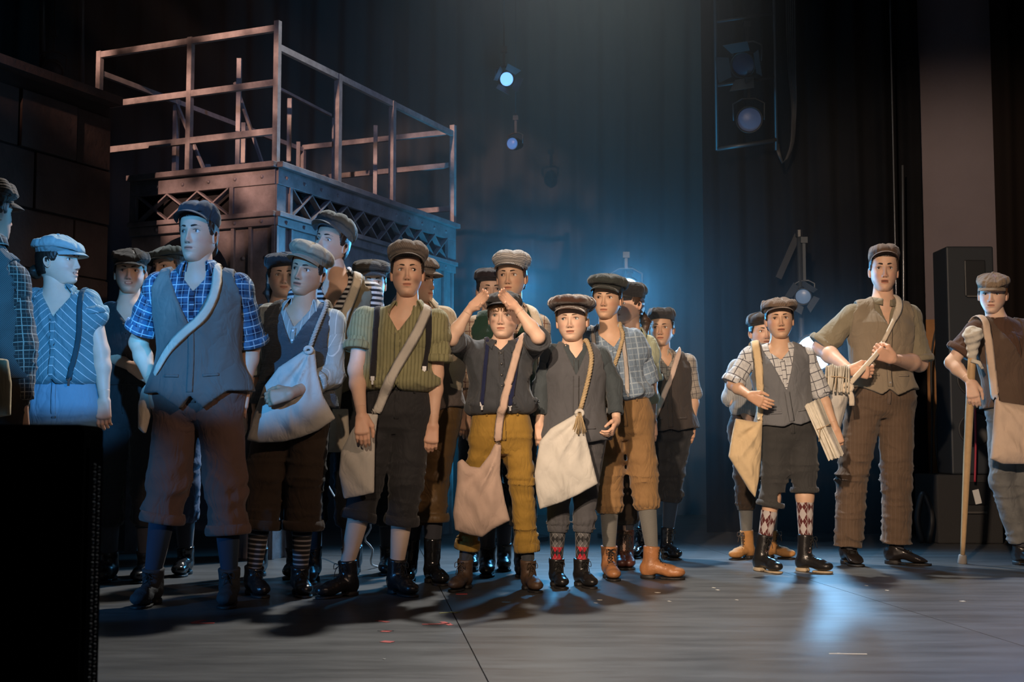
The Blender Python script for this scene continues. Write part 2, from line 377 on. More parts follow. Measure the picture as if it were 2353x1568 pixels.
class Head:
    def __init__(s, hc, yaw=0, pitch=0, roll=0, sw=1., sz=1., smile=0., op=0., hi=True, gaze=(0, 0), wide=0., nose=1.):
        y, p, r = [math.radians(a) for a in (yaw, pitch, roll)]
        f = np.array([math.sin(y)*math.cos(p), -math.cos(y)*math.cos(p), math.sin(p)]); x = np.array([math.cos(y), math.sin(y), 0]); z = np.cross(x, -f)*1.
        z = np.array([-math.sin(y)*math.sin(p), math.cos(y)*math.sin(p), math.cos(p)])
        x2 = x*math.cos(r)-z*math.sin(r); z2 = z*math.cos(r)+x*math.sin(r)
        s.R = np.array([x2, f, z2]); s.o = np.array(hc, float); s.S = np.array([sw, sw, sz]); s.gaze = gaze; s.sw = sw
        nr, nc = (120, 124) if hi else (60, 60); s.nr, s.nc = nr, nc
        t = np.linspace(0, 1, nr); ss = np.interp(t, [0, .14, .86, .93, 1], [0, 3.3, 11.4, 13, 15])
        R = interp_rows(RING, np.clip(ss, 0, 14.999)); u = np.linspace(-1, 1, nc, endpoint=False); ph = np.pi*(.46*u+.54*u**3)
        cf, sf = np.cos(ph)[None], np.sin(ph)[None]; ff, fz, bf, bz, w, e = [R[:, i:i+1] for i in range(6)]
        fc = (ff+bf)/2*np.ones_like(cf); fr = (ff-bf)/2
        F = fc+fr*np.sign(cf)*np.abs(cf)**e; X = w*np.sign(sf)*np.abs(sf)**(1/np.maximum(e, .5)*.97); k = (F-bf)/np.maximum(ff-bf, 1e-4)
        Z = bz+(fz-bz)*k; s.ph = np.broadcast_to(ph, F.shape)
        fw = sstep(.05, .55, cf)*np.ones_like(F)*sstep(-.125, -.112, Z)
        ax = np.abs(X); D = np.zeros_like(F); n = nose
        D -= .0095*g2(ax-.031, .016)*g2(Z-.001, .0125)
        D += .0035*g2(ax-.026, .02)*g2(Z-.021, .008)
        D -= .004*g2(ax-.062, .014)*g2(Z-.012, .03)
        D += .0036*g2(ax-.031, .0165)*g2(Z-.0100, .0036); D += .0026*g2(ax-.031, .015)*g2(Z+.0105, .0035)
        A = np.interp(Z.ravel(), [-.053, -.0485, -.043, -.036, -.015, .004, .018], [0, .006, .019*n, .0235*n, .0125*n, .0045, 0]).reshape(Z.shape)
        sg = np.interp(Z.ravel(), [-.045, -.036, -.015, .01], [.0115, .0105, .0075, .0075]).reshape(Z.shape)
        D += A*np.exp(-(ax/sg)**2.3)
        D += .0085*g2(ax-.0125, .0055)*g2(Z+.042, .0065)
        D += .0035*g2(ax-.044, .018)*g2(Z+.028+.01*smile, .016)*(1+smile)
        D += .0045*g2(X, .026)*g2(Z+.068, .018)
        mz = -.0665+smile*7*X**2; o = op*.0055
        D += .0036*g2(X, .019)*g2(Z-mz-.0055-o*.3, .0042); D += .0046*g2(X, .017)*g2(Z-mz+.0065+o, .0048)
        D -= (.0045+op*.004)*g2(X, .021)*g2(Z-mz+o*.35, .0017+o*.55)
        D -= .0028*g2(X, .022)*g2(Z+.085, .005); D += .005*g2(X, .017)*g2(Z+.100, .011)
        D -= .0012*g2(X, .003)*g2(Z+.054, .005)
        F = F+D*fw
        V = np.stack([X, F, Z], -1); s.L = V
        T = np.ones(V.shape); lip = np.clip(g2(X/.0235, 1)**1., 0, 1)
        lm = sstep(.0225, .0165, ax)*(sstep(.0102, .0072, np.abs(Z-mz+.0008+o*.3)-o*.6+ax*.18))*fw
        T = T*(1-lm[..., None])+lm[..., None]*np.array([.86, .60, .58])
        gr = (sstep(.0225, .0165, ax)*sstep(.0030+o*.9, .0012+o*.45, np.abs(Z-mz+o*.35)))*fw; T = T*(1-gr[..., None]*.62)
        if op > 0 and smile > .5:
            te = sstep(.016, .013, ax)*sstep(.003, .0015, np.abs(Z-mz-.001))*fw; T = T*(1-te[..., None])+te[..., None]*1.5
        nd = g2(ax-.0075, .0034)*g2(Z+.0475, .0022)*fw; T = T*(1-np.clip(nd*1.2, 0, .85)[..., None])  # nostrils are not cut open: their inner shade is put into the tint
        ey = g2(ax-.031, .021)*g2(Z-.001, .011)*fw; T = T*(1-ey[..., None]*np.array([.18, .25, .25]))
        ck = g2(ax-.045, .02)*g2(Z+.035, .02)*fw+g2(X, .012)*g2(Z+.036, .010)*fw; T = T*(1-ck[..., None]*np.array([0, .13, .13]))
        s.T = T
    def w(s, l): return s.o+(np.asarray(l, float)*s.S)@s.R
    def loc(s, p): return ((np.asarray(p)-s.o)@s.R.T)/s.S
    def surf(s, x, z, off=0.):
        m = np.abs(s.ph) < 1.7; L = s.L[m]; d = (L[:, 0]-x)**2+(L[:, 2]-z)**2; i = np.argsort(d)[:4]; wt = 1/(d[i]+1e-8)
        return np.array([x, (L[i, 1]*wt).sum()/wt.sum()+off, z])
    def grid_faces(s, mask=None):
        nr, nc = s.nr, s.nc; i, j = np.meshgrid(np.arange(nr-1), np.arange(nc), indexing='ij')
        F = np.stack([i*nc+j, (i+1)*nc+j, (i+1)*nc+(j+1) % nc, i*nc+(j+1) % nc], -1)
        if mask is not None: F = F[mask[:-1] | mask[1:]]
        return F.reshape(-1, 4)
    def skin(s):
        V = [s.w(s.L.reshape(-1, 3))]; F = [s.grid_faces()]; T = [s.T.reshape(-1, 3)]; n = len(V[0])
        for sg in (-1, 1):                     # ears
            a = np.linspace(0, 2*np.pi, 20, endpoint=False); rr = np.array([1.0, 1.06, .92, .74, .5, .25, .02]); hh = np.array([-.012, .0, .004, -.001, -.006, -.008, -.009])
            pts = []
            for r, h in zip(rr, hh):
                ez = .0255*r*np.sin(a)*(1+.0*a); ef = .0155*r*np.cos(a)*(1+.22*np.sin(a))
                tilt = math.radians(20)
                x = .0735+h+np.maximum(0, -ef)*math.sin(tilt)+.004; f = -.012+ef-.012*np.sin(a)*r*.25; z = -.014+ez
                pts.append(np.stack([sg*x*np.ones_like(f), f, z], 1))
            E = np.concatenate(pts); m = len(rr)
            Fe = np.array([(i*20+j, i*20+(j+1) % 20, (i+1)*20+(j+1) % 20, (i+1)*20+j) for i in range(m-1) for j in range(20)])
            if sg < 0: Fe = Fe[:, ::-1]
            V.append(s.w(E)); F.append(Fe+n); Te = np.ones((len(E), 3)); Te[:] = (1.0, .90, .87); Te[60:] *= .82; T.append(Te); n += len(E)
        return np.concatenate(V), np.concatenate(F), np.concatenate(T)
    def details(s, par, iris=(.10, .06, .035), brow=(.05, .03, .02), bw=1.):
        for sg in (-1, 1):
            c = s.surf(sg*.031, 0.0); c = np.array([sg*.0305, c[1]-.0090, .0000])
            gx, gz = s.gaze; d = nrm((gx+.04*sg, 1, gz)); ux = nrm(np.cross(d, (0, 0, 1))); uz = np.cross(ux, d)
            ang = np.array([0, 11, 13, 14, 28, 30, 33, 45, 60, 80, 100]); col = [(.004,)*3]*3+[iris]*2+[tuple(np.array(iris)*.4)]+[(.62, .6, .58)]*5
            V = []; T = []; n = 20
            for an, co in zip(ang, col):
                for q in range(n):
                    th = math.radians(an); V.append(c+.0130*(math.cos(th)*d+math.sin(th)*(math.cos(q*2*np.pi/n)*ux+math.sin(q*2*np.pi/n)*uz))); T.append(tuple(co)+(1,))
            F = np.array([(i*n+j, i*n+(j+1) % n, (i+1)*n+(j+1) % n, (i+1)*n+j) for i in range(len(ang)-1) for j in range(n)])
            obj('eye', s.w(np.array(V)), F, vcmat('eye', .12, .5), par, {'tint': np.array(T)})
            x = np.linspace(.0185, .0455, 9); k = (x-.031)/.0135                       # upper lash line
            pts = [s.surf(sg*a, .0064-.0042*b*b-.001*b, .0012) for a, b in zip(x, k)]
            pts = [np.array([p[0], max(p[1], c[1]+math.sqrt(max(0, .0130**2-(p[0]-c[0])**2-(p[2]-c[2])**2))+.0006), p[2]]) for p in pts]
            V, Fq = tube_vf(s.w(np.array(pts)), [.0004, .0008, .001, .0011, .0011, .0011, .0011, .0009, .0005], 6)
            obj('eyelash', V, Fq, simple('lash', (.02, .013, .01), .8), par)
            x = np.linspace(.0125, .049, 12); t = (x-.0125)/.0365
            pts = np.array([s.surf(sg*a, (.0180+.0040*math.sin(min(1, b*1.25)*1.7)-.005*max(0, b-.6)*2), .0008) for a, b in zip(x, t)])
            hw = (.0040*bw*np.sin(np.clip(t*1.15+.22, 0, 1)*np.pi)**.6+.0004)
            up = pts+np.stack([0*hw, 0*hw, hw], 1); dn = pts-np.stack([0*hw, 0*hw, hw], 1); md = pts+np.stack([0*hw, 0*hw+.0018, 0*hw], 1)
            up[:, 1] = [s.surf(p[0], p[2], -.0006)[1] for p in up]; dn[:, 1] = [s.surf(p[0], p[2], -.0006)[1] for p in dn]
            V = np.stack([up, md, dn], 1).reshape(-1, 3); m = len(x)
            F = np.array([(i*3+j, i*3+j+1, (i+1)*3+j+1, (i+1)*3+j) for i in range(m-1) for j in range(2)]); F = F if sg > 0 else F[:, ::-1]
            obj('eyebrow', s.w(V), F, simple('brow_%02d%02d' % (int(brow[0]*99), int(brow[1]*99)), brow, .9), par)
    def hair(s, par, mat, th=.008, style='short', length=-.07, fringe=0., seed=0):
        L = s.L; X, Fw, Z = L[..., 0], L[..., 1], L[..., 2]; a = np.abs(s.ph)
        line = np.where(a < .92, .052-fringe*(1+.35*np.sin(s.ph*23+2*np.sin(s.ph*9))), np.where(a < 1.25, .052-(a-.92)/.33*.066, np.where(a < 1.62, -.014, length)))
        if style == 'side': line = np.where((a > 1.25) & (a < 1.6), -.03, line)
        line = np.where((a >= 1.62) & (a < 2.0), -.004+(a-1.62)/.38*(length+.004), line)
        d = Z-line; m = d > 0; off = th*sstep(0, .016, d)-.0015
        rs = np.random.RandomState(seed); off = off*(1+.22*np.sin(s.ph*37+5*np.sin(Z*60)+seed)+.12*np.sin(s.ph*83+Z*90))
        dirn = L-np.array([0, -.01, 0.]); dirn /= np.linalg.norm(dirn, axis=-1, keepdims=True)
        V = L+dirn*off[..., None]; F = s.grid_faces(m)
        cl = np.stack([s.ph*.08, Z, 0*Z], -1).reshape(-1, 3)
        used = np.unique(F); mp = np.full(s.nr*s.nc, -1); mp[used] = np.arange(len(used))
        V = V.reshape(-1, 3)[used]; cl = cl[used]; F = mp[F]
        Vs = [s.w(V)]; Fs = [F]; As = [cl]; n = len(V)
        if style in ('bun', 'pony', 'long'):
            def add(fn, lo, hi, h=.006):
                nonlocal n
                V2, F2 = nets(fn, lo, hi, h); V3 = s.w(V2); Vs.append(V3); Fs.append(F2+n); As.append(np.stack([V2[:, 0]*1.3+V2[:, 1], V2[:, 2], 0*V2[:, 0]], 1)); n += len(V2)
            if style == 'bun': add(lambda p: ellip(p, (0, -.118, -.045), (.038, .030, .034))+.003*sines(p, 140, 3), (-.05, -.16, -.09), (.05, -.07, 0))
            if style == 'pony': add(lambda p: smin(rcone(p, (0, -.10, -.03), (.01, -.14, -.10), .02, .028), rcone(p, (.01, -.14, -.10), (.015, -.12, -.22), .028, .008), .02)+.003*sines(p, 120, 5), (-.06, -.19, -.24), (.07, -.06, 0))
            if style == 'long':
                for q in (-1, 1): add(lambda p: smin(rcone(p, (q*.07, -.03, .02), (q*.072, -.03, -.09), .016, .02), rcone(p, (q*.072, -.03, -.09), (q*.06, -.02, -.17), .02, .008), .02)+.003*sines(p, 120, 6), (min(q*.11, q*.03), -.07, -.19), (max(q*.11, q*.03), .02, .06))
        return obj('hair', np.concatenate(Vs), np.concatenate(Fs), mat, par, {'cl': np.concatenate(As)})
    def cap(s, par, mat, kind='newsboy', tilt=0., pitch=0., lift=0., brimmat=None, puff=1., side=0., seed=0, button=True, name='cap', band=None, blab=None):
        """crown of panels, brim, button; tilt/pitch in degrees about the head"""
        nt_, npz = 26, 96; ph = np.linspace(-np.pi, np.pi, npz, endpoint=False)
        if kind == 'flat':
            prof = [(.985, .034), (1.01, .048), (1.09*puff, .062), (1.14*puff, .078), (1.09*puff, .095), (.90, .110), (.62, .1205), (.3, .1245), (.0, .125)]
        elif kind == 'beret':
            prof = [(.99, .046), (1.01, .056), (1.16*puff, .066), (1.27*puff, .080), (1.22*puff, .100), (1.0, .117), (.65, .127), (.3, .130), (0, .1305)]
        else:
            prof = [(.99, .036), (1.02, .052), (1.12*puff, .060), (1.27*puff, .073), (1.33*puff, .088), (1.24*puff, .107), (1.0, .1225), (.66, .1300), (.3, .133), (0, .1335)]
        prof = spline([(a, b, 0) for a, b in prof], nt_)[:, :2]
        rw, rf, f0 = .0835, .103, -.008
        V = []; A = []; r0 = np.random.RandomState(seed); ph0 = r0.rand()*6
        for i, (r, z) in enumerate(prof):
            out = sstep(.055, .09, z); seam = 1-.035*out*np.exp(-((np.mod(ph*8/(2*np.pi), 1)-.5)/.09)**2)
            wob = 1+out*(.022*np.sin(3*ph+ph0)+.015*np.sin(7*ph+ph0*2+z*40))
            f = f0+rf*r*np.cos(ph)*seam*wob; x = rw*r*np.sin(ph)*seam*wob; zz = z+0*ph
            zz = zz-out*.006*np.exp(-((np.mod(ph*8/(2*np.pi), 1)-.5)/.12)**2)*(r > .2)
            if kind == 'flat':
                fr = np.clip((f-.02)/.1, -1, 1.3); zz = zz-sstep(.05, .075, z)*np.where(fr > 0, .042*fr, .010*np.abs(fr)); f = f+sstep(.06, .085, z)*.012*sstep(0, .1, f)
            else:
                fr = np.clip(f/.13, -1, 1); zz = zz-out*np.where(fr > 0, .016*fr, .014*fr*fr); zz = zz-out*side*x/.1*.02; f = f+out*.006
            zz = zz+.003*out*np.sin(5*ph+ph0)
            V.append(np.stack([x, f, zz], 1)); A.append(np.stack([ph*.095*max(r, .15)+0*x, np.full_like(x, i*.0085), 0*x], 1) if kind != 'flat' else np.stack([x, f, 0*x], 1))
        V = np.concatenate(V); A = np.concatenate(A); n = npz; m = len(prof)
        F = np.array([(i*n+j, i*n+(j+1) % n, (i+1)*n+(j+1) % n, (i+1)*n+j) for i in range(m-1) for j in range(n)])[:, ::-1]
        t, q = math.radians(tilt), math.radians(pitch); Rt = np.array([[math.cos(t), 0, -math.sin(t)], [0, 1, 0], [math.sin(t), 0, math.cos(t)]])@np.array([[1, 0, 0], [0, math.cos(q), math.sin(q)], [0, -math.sin(q), math.cos(q)]])
        def T(v): return s.w((np.asarray(v)-np.array([0, 0, .05]))@Rt+np.array([0, 0, .05+lift]))
        cp = obj(name, T(V), F, mat, par, {'cl': A}); md = cp.modifiers.new('s', 'SOLIDIFY'); md.thickness = .003; md.offset = 1
        if kind != 'beret':
            ha = 1.12; nb_, nk = 33, 7; B = []
            for sd in (0, 1):
                for k in range(nk):
                    e = k/(nk-1)
                    for j in range(nb_):
                        a = -ha+2*ha*j/(nb_-1); ext = (.056 if kind != 'flat' else .050)*(1-(abs(a)/ha)**2.6)*e
                        f = f0+(rf*1.0+ext)*math.cos(a*(1-.10*e)); x = (rw*1.01+ext*.45)*math.sin(a)
                        z = (.050 if kind != 'flat' else .048)-.0125*e*e-.20*ext-.016*(abs(a)/ha)**2+(.0022 if sd == 0 else -.0022)*(1-.5*e)
                        B.append((x, f, z))
            N = nb_*nk; Fb = [(k*nb_+j, k*nb_+j+1, (k+1)*nb_+j+1, (k+1)*nb_+j) for k in range(nk-1) for j in range(nb_-1)]
            Fb += [tuple(N+i for i in f[::-1]) for f in Fb]; Fb += [((nk-1)*nb_+j, (nk-1)*nb_+j+1, N+(nk-1)*nb_+j+1, N+(nk-1)*nb_+j) for j in range(nb_-1)]
            B = np.array(B); obj('brim', T(B), Fb, brimmat or mat, cp, {'cl': B[:, [0, 1, 2]]}, label=blab)
        if band:
            q = np.linspace(-1.25, 1.25, 21); pts = np.array([(rw*1.035*math.sin(a), f0+rf*1.035*math.cos(a), .056) for a in q]); W = T(pts)
            nn = W-s.w((0, f0, .056)); nn /= np.linalg.norm(nn, axis=1, keepdims=True); V2, F2, A2 = ribbon(W, nn, .013, .003); obj('cap_band', V2, F2, band, cp, {'cl': A2})
        if button:
            V2, F2, A2 = revolve(T((0, f0, prof[-1][1]-.001)), T((0, f0, prof[-1][1]+.05)), [(-.001, .0095), (.003, .0095), (.006, .006), (.007, .0005)], 14)
            obj('button', V2, F2, mat, cp, {'cl': A2})
        return cp

# ------------------------------------------------------------------ hands
def hand_mesh(W, tip, thumb, sgn, s=1., arm=None, curl=.25, spread=.0, prev=None, h=.0034, thumb_out=.5, thcurl=.2, bend=0.):
    """W wrist, tip fingertip direction point, thumb: direction towards the thumb side; sgn -1 right hand, +1 left hand"""
    d = nrm(np.array(tip)-W); t = np.array(thumb, float); t = nrm(t-d*(t@d)); n = sgn*np.cross(d, t)
    pr = []
    kb = W+d*.088*s
    for off in (-.027, -.010, .009, .026):
        pr.append((W+t*off*.62*s+d*.012*s, kb+t*off*s-(n*.003*s)+d*(-.004*s if abs(off) > .02 else 0), .0135*s, .0118*s))
    palm = list(pr)
    fing = []
    for off, ln, r in ((.028, .072, .0086), (.0095, .080, .0089), (-.0095, .074, .0085), (-.0275, .058, .0075)):
        p0 = kb+t*off*s-d*.004*s; a = (.10+curl*1.15)*1.0; c = [p0]; tot = bend
        dd = nrm(d+t*(off*spread*14))
        for k, fr in enumerate((.46, .30, .24)):
            tot += a*(.75, 1.15, .8)[k]*(1+(-off)*4); v = dd*math.cos(tot)+n*math.sin(tot); c.append(c[-1]+v*ln*fr*s)
        fing.append((c, r*s))
    th = [W+d*.022*s+t*.022*s+n*.006*s]; v = nrm(d*.75+t*(.35+.55*thumb_out)+n*.25); th.append(th[0]+v*.040*s)
    v = nrm(d*(1-thcurl)+t*(.35*thumb_out-.5*thcurl)+n*(.15+thcurl)); th.append(th[1]+v*.030*s)
    v = nrm(d*(1-thcurl)+t*(.2*thumb_out-.9*thcurl)+n*(.15+thcurl)); th.append(th[2]+v*.024*s)
    pv = prev if prev is not None else W-d*.05*s
    pd = nrm(W-pv)
    def fn(p):
        D = rcone(p, W-pd*.06*s, W+d*.008*s, .0240*s, .0236*s)
        if arm is not None: D = np.minimum(D, arm(p)-.0004)
        for a, b, ra, rb in palm: D = smin(D, rcone(p, a, b, ra, rb), .014*s)
        D = smin(D, rcone(p, th[0]-d*.012*s, th[1], .015*s, .0125*s), .014*s)
        D = smin(D, rcone(p, th[1], th[2], .0105*s, .0095*s), .006*s); D = smin(D, rcone(p, th[2], th[3], .0095*s, .0078*s), .003*s)
        for c, r in fing:
            e = rcone(p, c[0], c[1], r*1.1, r); e = smin(e, rcone(p, c[1], c[2], r*1.02, r*.94), .002*s); e = smin(e, rcone(p, c[2], c[3], r*.94, r*.8), .002*s)
            D = smin(D, e, .0035*s)
        return D
    allp = np.array([x for c, _ in fing for x in c]+th+[W-pd*.05*s, W]); lo, hi = allp.min(0)-.025*s, allp.max(0)+.025*s
    def fcut(p): return np.maximum(fn(p), -((p-(W-pd*.045*s))@pd.astype(np.float32)))
    return nets(fcut, lo, hi, h)+(fn,)

# ------------------------------------------------------------------ people: bodies and clothes
TW = ([-.26, -.16, 0, .15, .30, .42, .58, .75, .88, .97, 1.05, 1.12], [.10, .155, .172, .165, .145, .138, .148, .162, .165, .140, .09, .05],
      [.06, .095, .112, .108, .098, .096, .108, .116, .108, .085, .062, .045])
def orient(V, F):
    a, b, c = V[F[:, 0]], V[F[:, 1]], V[F[:, 2]]
    return F if np.einsum('ij,ij->i', a-V.mean(0), np.cross(b-V.mean(0), c-V.mean(0))).sum() > 0 else F[:, ::-1]
SKIN = {'light': (.66, .42, .30), 'pale': (.72, .50, .38), 'tan': (.52, .31, .20), 'olive': (.58, .37, .25)}
class Person:
    def __init__(s, label, Y, H, x=None, face=0., hi=True, skin='light', bw=1., hw=1., hs=(1., 1.), **k):
        s.Y, s.H, s.k = Y, H, k; s.s = sc = H/1.75; s.hi = hi; s.h = .0105 if hi else .0135; s.bw = bw; s.hw = hw
        J = lambda q: P(q[0], q[1], Y+(q[2] if len(q) > 2 else 0))
        hc = J(k['hc']); s.hc = hc; fr = math.radians(face)
        R0 = np.array([math.cos(fr), math.sin(fr), 0]); F0 = np.array([math.sin(fr), -math.cos(fr), 0])
        if k.get('away'): R0, F0 = -R0, -F0
        px = x if x is not None else k['hc'][0]
        pel = P(px, 900, Y); pel[2] = .52*H; s.pel = pel
        N = J(k['neck']) if 'neck' in k else np.array([hc[0]*.8+pel[0]*.2, Y, .825*H]); s.N = N
        s.S = {}
        for a, g in (('a', -1), ('b', 1)):
            s.S[a] = J(k['s'+a]) if 's'+a in k else N+R0*g*.175*sc+np.array([0, 0, -.025*sc])
        R0 = nrm(s.S['b']-s.S['a']); mid = (s.S['a']+s.S['b'])/2; U = nrm(mid-pel); R = nrm(R0-U*(R0@U)); F = np.cross(R, U)
        s.R, s.U, s.F, s.L = R, U, F, np.linalg.norm(mid-pel); s.M = np.array([R, F, U], np.float32)
        s.hip = {'a': pel-R*.085*sc, 'b': pel+R*.085*sc}
        s.kn, s.an, s.fd, s.el, s.wr, s.tp = {}, {}, {}, {}, {}, {}
        for a, g in (('a', -1), ('b', 1)):
            s.kn[a] = J(k['k'+a]) if 'k'+a in k else s.hip[a]+np.array([g*.01, -.02, -(.52-.285)*H])
            s.an[a] = J(k['n'+a]) if 'n'+a in k else np.array([s.kn[a][0], Y+.02, .075*sc])
            s.fd[a] = math.radians(k.get('f'+a, 0))
            sh = s.S[a]; s.el[a] = J(k['e'+a]) if 'e'+a in k else sh+R*g*.05*sc-U*.29*sc+F*.0
            s.wr[a] = J(k['w'+a]) if 'w'+a in k else s.el[a]+R*g*.01-U*.24*sc+F*.06
            s.tp[a] = J(k['t'+a]) if 't'+a in k else s.wr[a]-U*.17*sc
        base = np.array([(s.an['a'][0]+s.an['b'][0])/2, (s.an['a'][1]+s.an['b'][1])/2, 0])
        s.o = thing('person', base, label, 'person'); s.base = base
        kids = k.get('head', {})
        s.head = Head(hc, hi=hi, sw=hs[0]*sc**.25, sz=hs[1]*sc**.25, **kids)
        s.outer_fns = []; s.skincol = SKIN[skin]; s.build_body(k)
    def tl(s, p):
        q = (p-s.pel.astype(np.float32))@s.M.T; q[:, 2] /= s.L; return q
    def torso(s, p, off=0., loose=None):
        q = s.tl(p); t = q[:, 2]; sc = s.s
        w = np.interp(t, TW[0], TW[1]).astype(np.float32)*sc*s.bw+off; d = np.interp(t, TW[0], TW[2]).astype(np.float32)*sc*s.bw+off
        hipk = np.clip(1-(t/.35), 0, 1); w = w*(1+(s.hw-1)*hipk)
        if loose is not None: l = loose(t); w = w+l; d = d+l
        ln = np.hypot(q[:, 0], q[:, 1])+1e-6; e = np.sqrt((q[:, 0]/w)**2+(q[:, 1]/d)**2)+1e-6
        D = ln*(1-1/e); D = np.where(e < .3, -.08, D)
        D = np.maximum(D, (-.24-t)*s.L); D = smax(D, (t-1.08)*s.L, .03)
        for a in 'ab':
            D = smin(D, rcone(p, s.N-s.U*.035*sc, s.S[a]-s.U*.012*sc, .052*sc+off, .052*sc+off), .05*sc)
        return D
    def arm_len(s, a): return np.linalg.norm(s.el[a]-s.S[a])
    def leg(s, p, a, r0, r1, r2, r3, off=0., k=.03, end=None):
        e = s.an[a] if end is None else end
        return smin(rcone(p, s.hip[a], s.kn[a], r0+off, r1+off), rcone(p, s.kn[a], e, r2+off, r3+off), k)
    def mesh(s, name, fn, lo, hi, mat, h=None, cl='torso', label=None, par=None, mn=150):
        V, Q = nets(fn, lo, hi, h or s.h)
        if len(V) == 0: return None
        if cl == 'torso':
            q = s.tl(V.astype(np.float32)); A = np.stack([q[:, 0]+.5*np.maximum(0, -q[:, 1]), q[:, 2]*s.L, q[:, 1]], 1)
        else: A = cl(V)
        return obj(name, V, Q, mat, par if par is not None else s.o, {'cl': A}, label=label)
    def limb_cl(s, a, b, ref=None):
        a = np.array(a, float); d = nrm(np.array(b)-a); x = nrm(np.cross(d, (0, 1., 0))); y = np.cross(d, x)
        def f(V):
            q = V-a; t = q@d; an = np.arctan2(q@x, -(q@y)); return np.stack([an*.055, t, 0*t], 1)
        return f
    def bb(s, pts, m): pts = np.array(pts); return pts.min(0)-m, pts.max(0)+m
    # ---- the skin: one mesh
    def build_body(s, k):
        sc = s.s; hd = s.head; nb = hd.w((0, -.022, -.055)); parts = []
        bare = k.get('bare', {}); hide = k.get('nohand', '')
        aw = k.get('aw', 1.)
        s.armfn = {}
        for a in 'ab':
            def af(p, a=a):
                D = rcone(p, s.S[a], s.el[a], .047*sc*aw, .0375*sc*aw); m = s.el[a]*.68+s.wr[a]*.32
                D = smin(D, rcone(p, s.el[a], m, .037*sc*aw, .038*sc*aw), .02); return smin(D, rcone(p, m, s.wr[a], .038*sc*aw, .0238*sc), .02)
            s.armfn[a] = af
        def legf(p, a):
            kn, an = s.kn[a], s.an[a]; ca = kn*.68+an*.32-0*s.F
            D = smin(rcone(p, s.hip[a], kn, .072*sc, .050*sc), rcone(p, kn, ca, .048*sc, .0535*sc), .03); return smin(D, rcone(p, ca, an, .0535*sc, .030*sc), .03)
        s.legf = legf
        def body(p):
            D = s.torso(p, -.004)
            D = smin(D, rcone(p, s.N-s.U*.03, nb, .060*sc*s.bw**.5, .0515*hd.sw), .035)
            for a in 'ab':
                D = smin(D, s.armfn[a](p), .02); D = smin(D, legf(p, a), .03)
            return np.maximum(D, .03-p[:, 2])
        lo, hi = s.bb([s.S['a'], s.S['b'], s.el['a'], s.el['b'], s.wr['a'], s.wr['b'], s.kn['a'], s.kn['b'], s.an['a'], s.an['b'], nb, s.pel], .07); lo[2] = 0.0
        lo[1] = min(lo[1], s.pel[1]-.16); hi[1] = max(hi[1], s.pel[1]+.16)
        V, Q = nets(body, lo, hi, .0125 if s.hi else .017); parts.append((V, Q, np.ones((len(V), 3))))
        Vh, Fh, Th = hd.skin(); parts.append((Vh, orient(Vh, Fh), Th))
        s.handfn = {}
        for a, sg in (('a', -1), ('b', 1)):
            if a in hide: continue
            hk = dict(k.get('hand'+a, {})); th = hk.pop('thumb', tuple(s.R*(1 if a == 'a' else -1)))
            r = hand_mesh(s.wr[a], s.tp[a], th, hk.pop('sgn', sg), sc*hk.pop('size', 1.), prev=s.el[a], arm=s.armfn[a], h=.0040 if s.hi else .006, **hk)
            parts.append((r[0], r[1], np.ones((len(r[0]), 3))*np.array([1, .93, .90]))); s.handfn[a] = r[2]
        n = 0; VV, FF, TT = [], [], []
        for V, F, T in parts: VV.append(V); FF.append(F+n); TT.append(T); n += len(V)
        T = np.concatenate(TT); T = np.c_[T, np.ones(len(T))]
        if 'dirt' in k:
            V = np.concatenate(VV); q = hd.loc(V)
            for (x, z, r) in k['dirt']: m = np.exp(-((q[:, 0]-x)/r)**2-((q[:, 2]-z)/(r*.7))**2)*(q[:, 1] > 0); T[:, :3] *= (1-.45*m)[:, None]
        obj('body', np.concatenate(VV), np.concatenate(FF), skinmat('skin_%d' % int(s.skincol[0]*100), s.skincol), s.o, {'tint': T})
        hd.details(s.o, **k.get('eyes', {}))
        if 'hair' in k:
            hk = dict(k['hair']); c = hk.pop('col', (.03, .018, .012)); s.hair = hd.hair(s.o, hairmat('hair_%02d' % int(c[0]*100), c), **hk)
        if 'cap' in k: ck = dict(k['cap']); hd.cap(s.o, ck.pop('mat'), **ck)
    # ---- clothes
    def shirt(s, mat, vested=False, sl=(.6, .6), neck='collar', loose=.012, vn=.86, vw=.05, cuffmat=None, bottom=.22, blouse=.012, sr=1., fold=.008, buttons=True, btn=(.5, .48, .4), cuff=True, collarmat=None, seed=0, tuck=True, open_b=1.2):
        sc = s.s; nb = s.head.w((0, -.022, -.055)); nd = nrm(nb-s.N)
        if vested: loose, blouse, fold = .004, .0, .002
        lf = lambda t: loose+blouse*np.exp(-((t-.34)/.13)**2)*2.0
        def fn(p):
            D = s.torso(p, .008, lf)
            for a in 'ab': D = smin(D, rcone(p, s.S[a], s.S[a]*.75+s.el[a]*.25, (.054 if vested else .060)*sc, (.056 if vested else .064)*sc*(1 if vested else sr)), .03*sc)
            q = s.tl(p); w = fold*(.6+1.2*np.exp(-((q[:, 2]-.35)/.2)**2)); D = D+w*creases(p*np.array([1, 1, .65], np.float32), 52, seed)
            D = smax(D, -rcone(p, s.N-nd*(.02 if neck != 'band' else .0), s.N+nd*.15, (.054 if neck != 'band' else .050)*sc, .060*sc), .006)
            if vn < 1.1: D = np.maximum(D, -np.maximum(np.abs(q[:, 0])*1.-vw*np.clip((q[:, 2]-vn)/(1.02-vn), 0, 1.3), -(q[:, 1]-.02))) if True else D
            return smax(D, (bottom-q[:, 2])*s.L, .045)
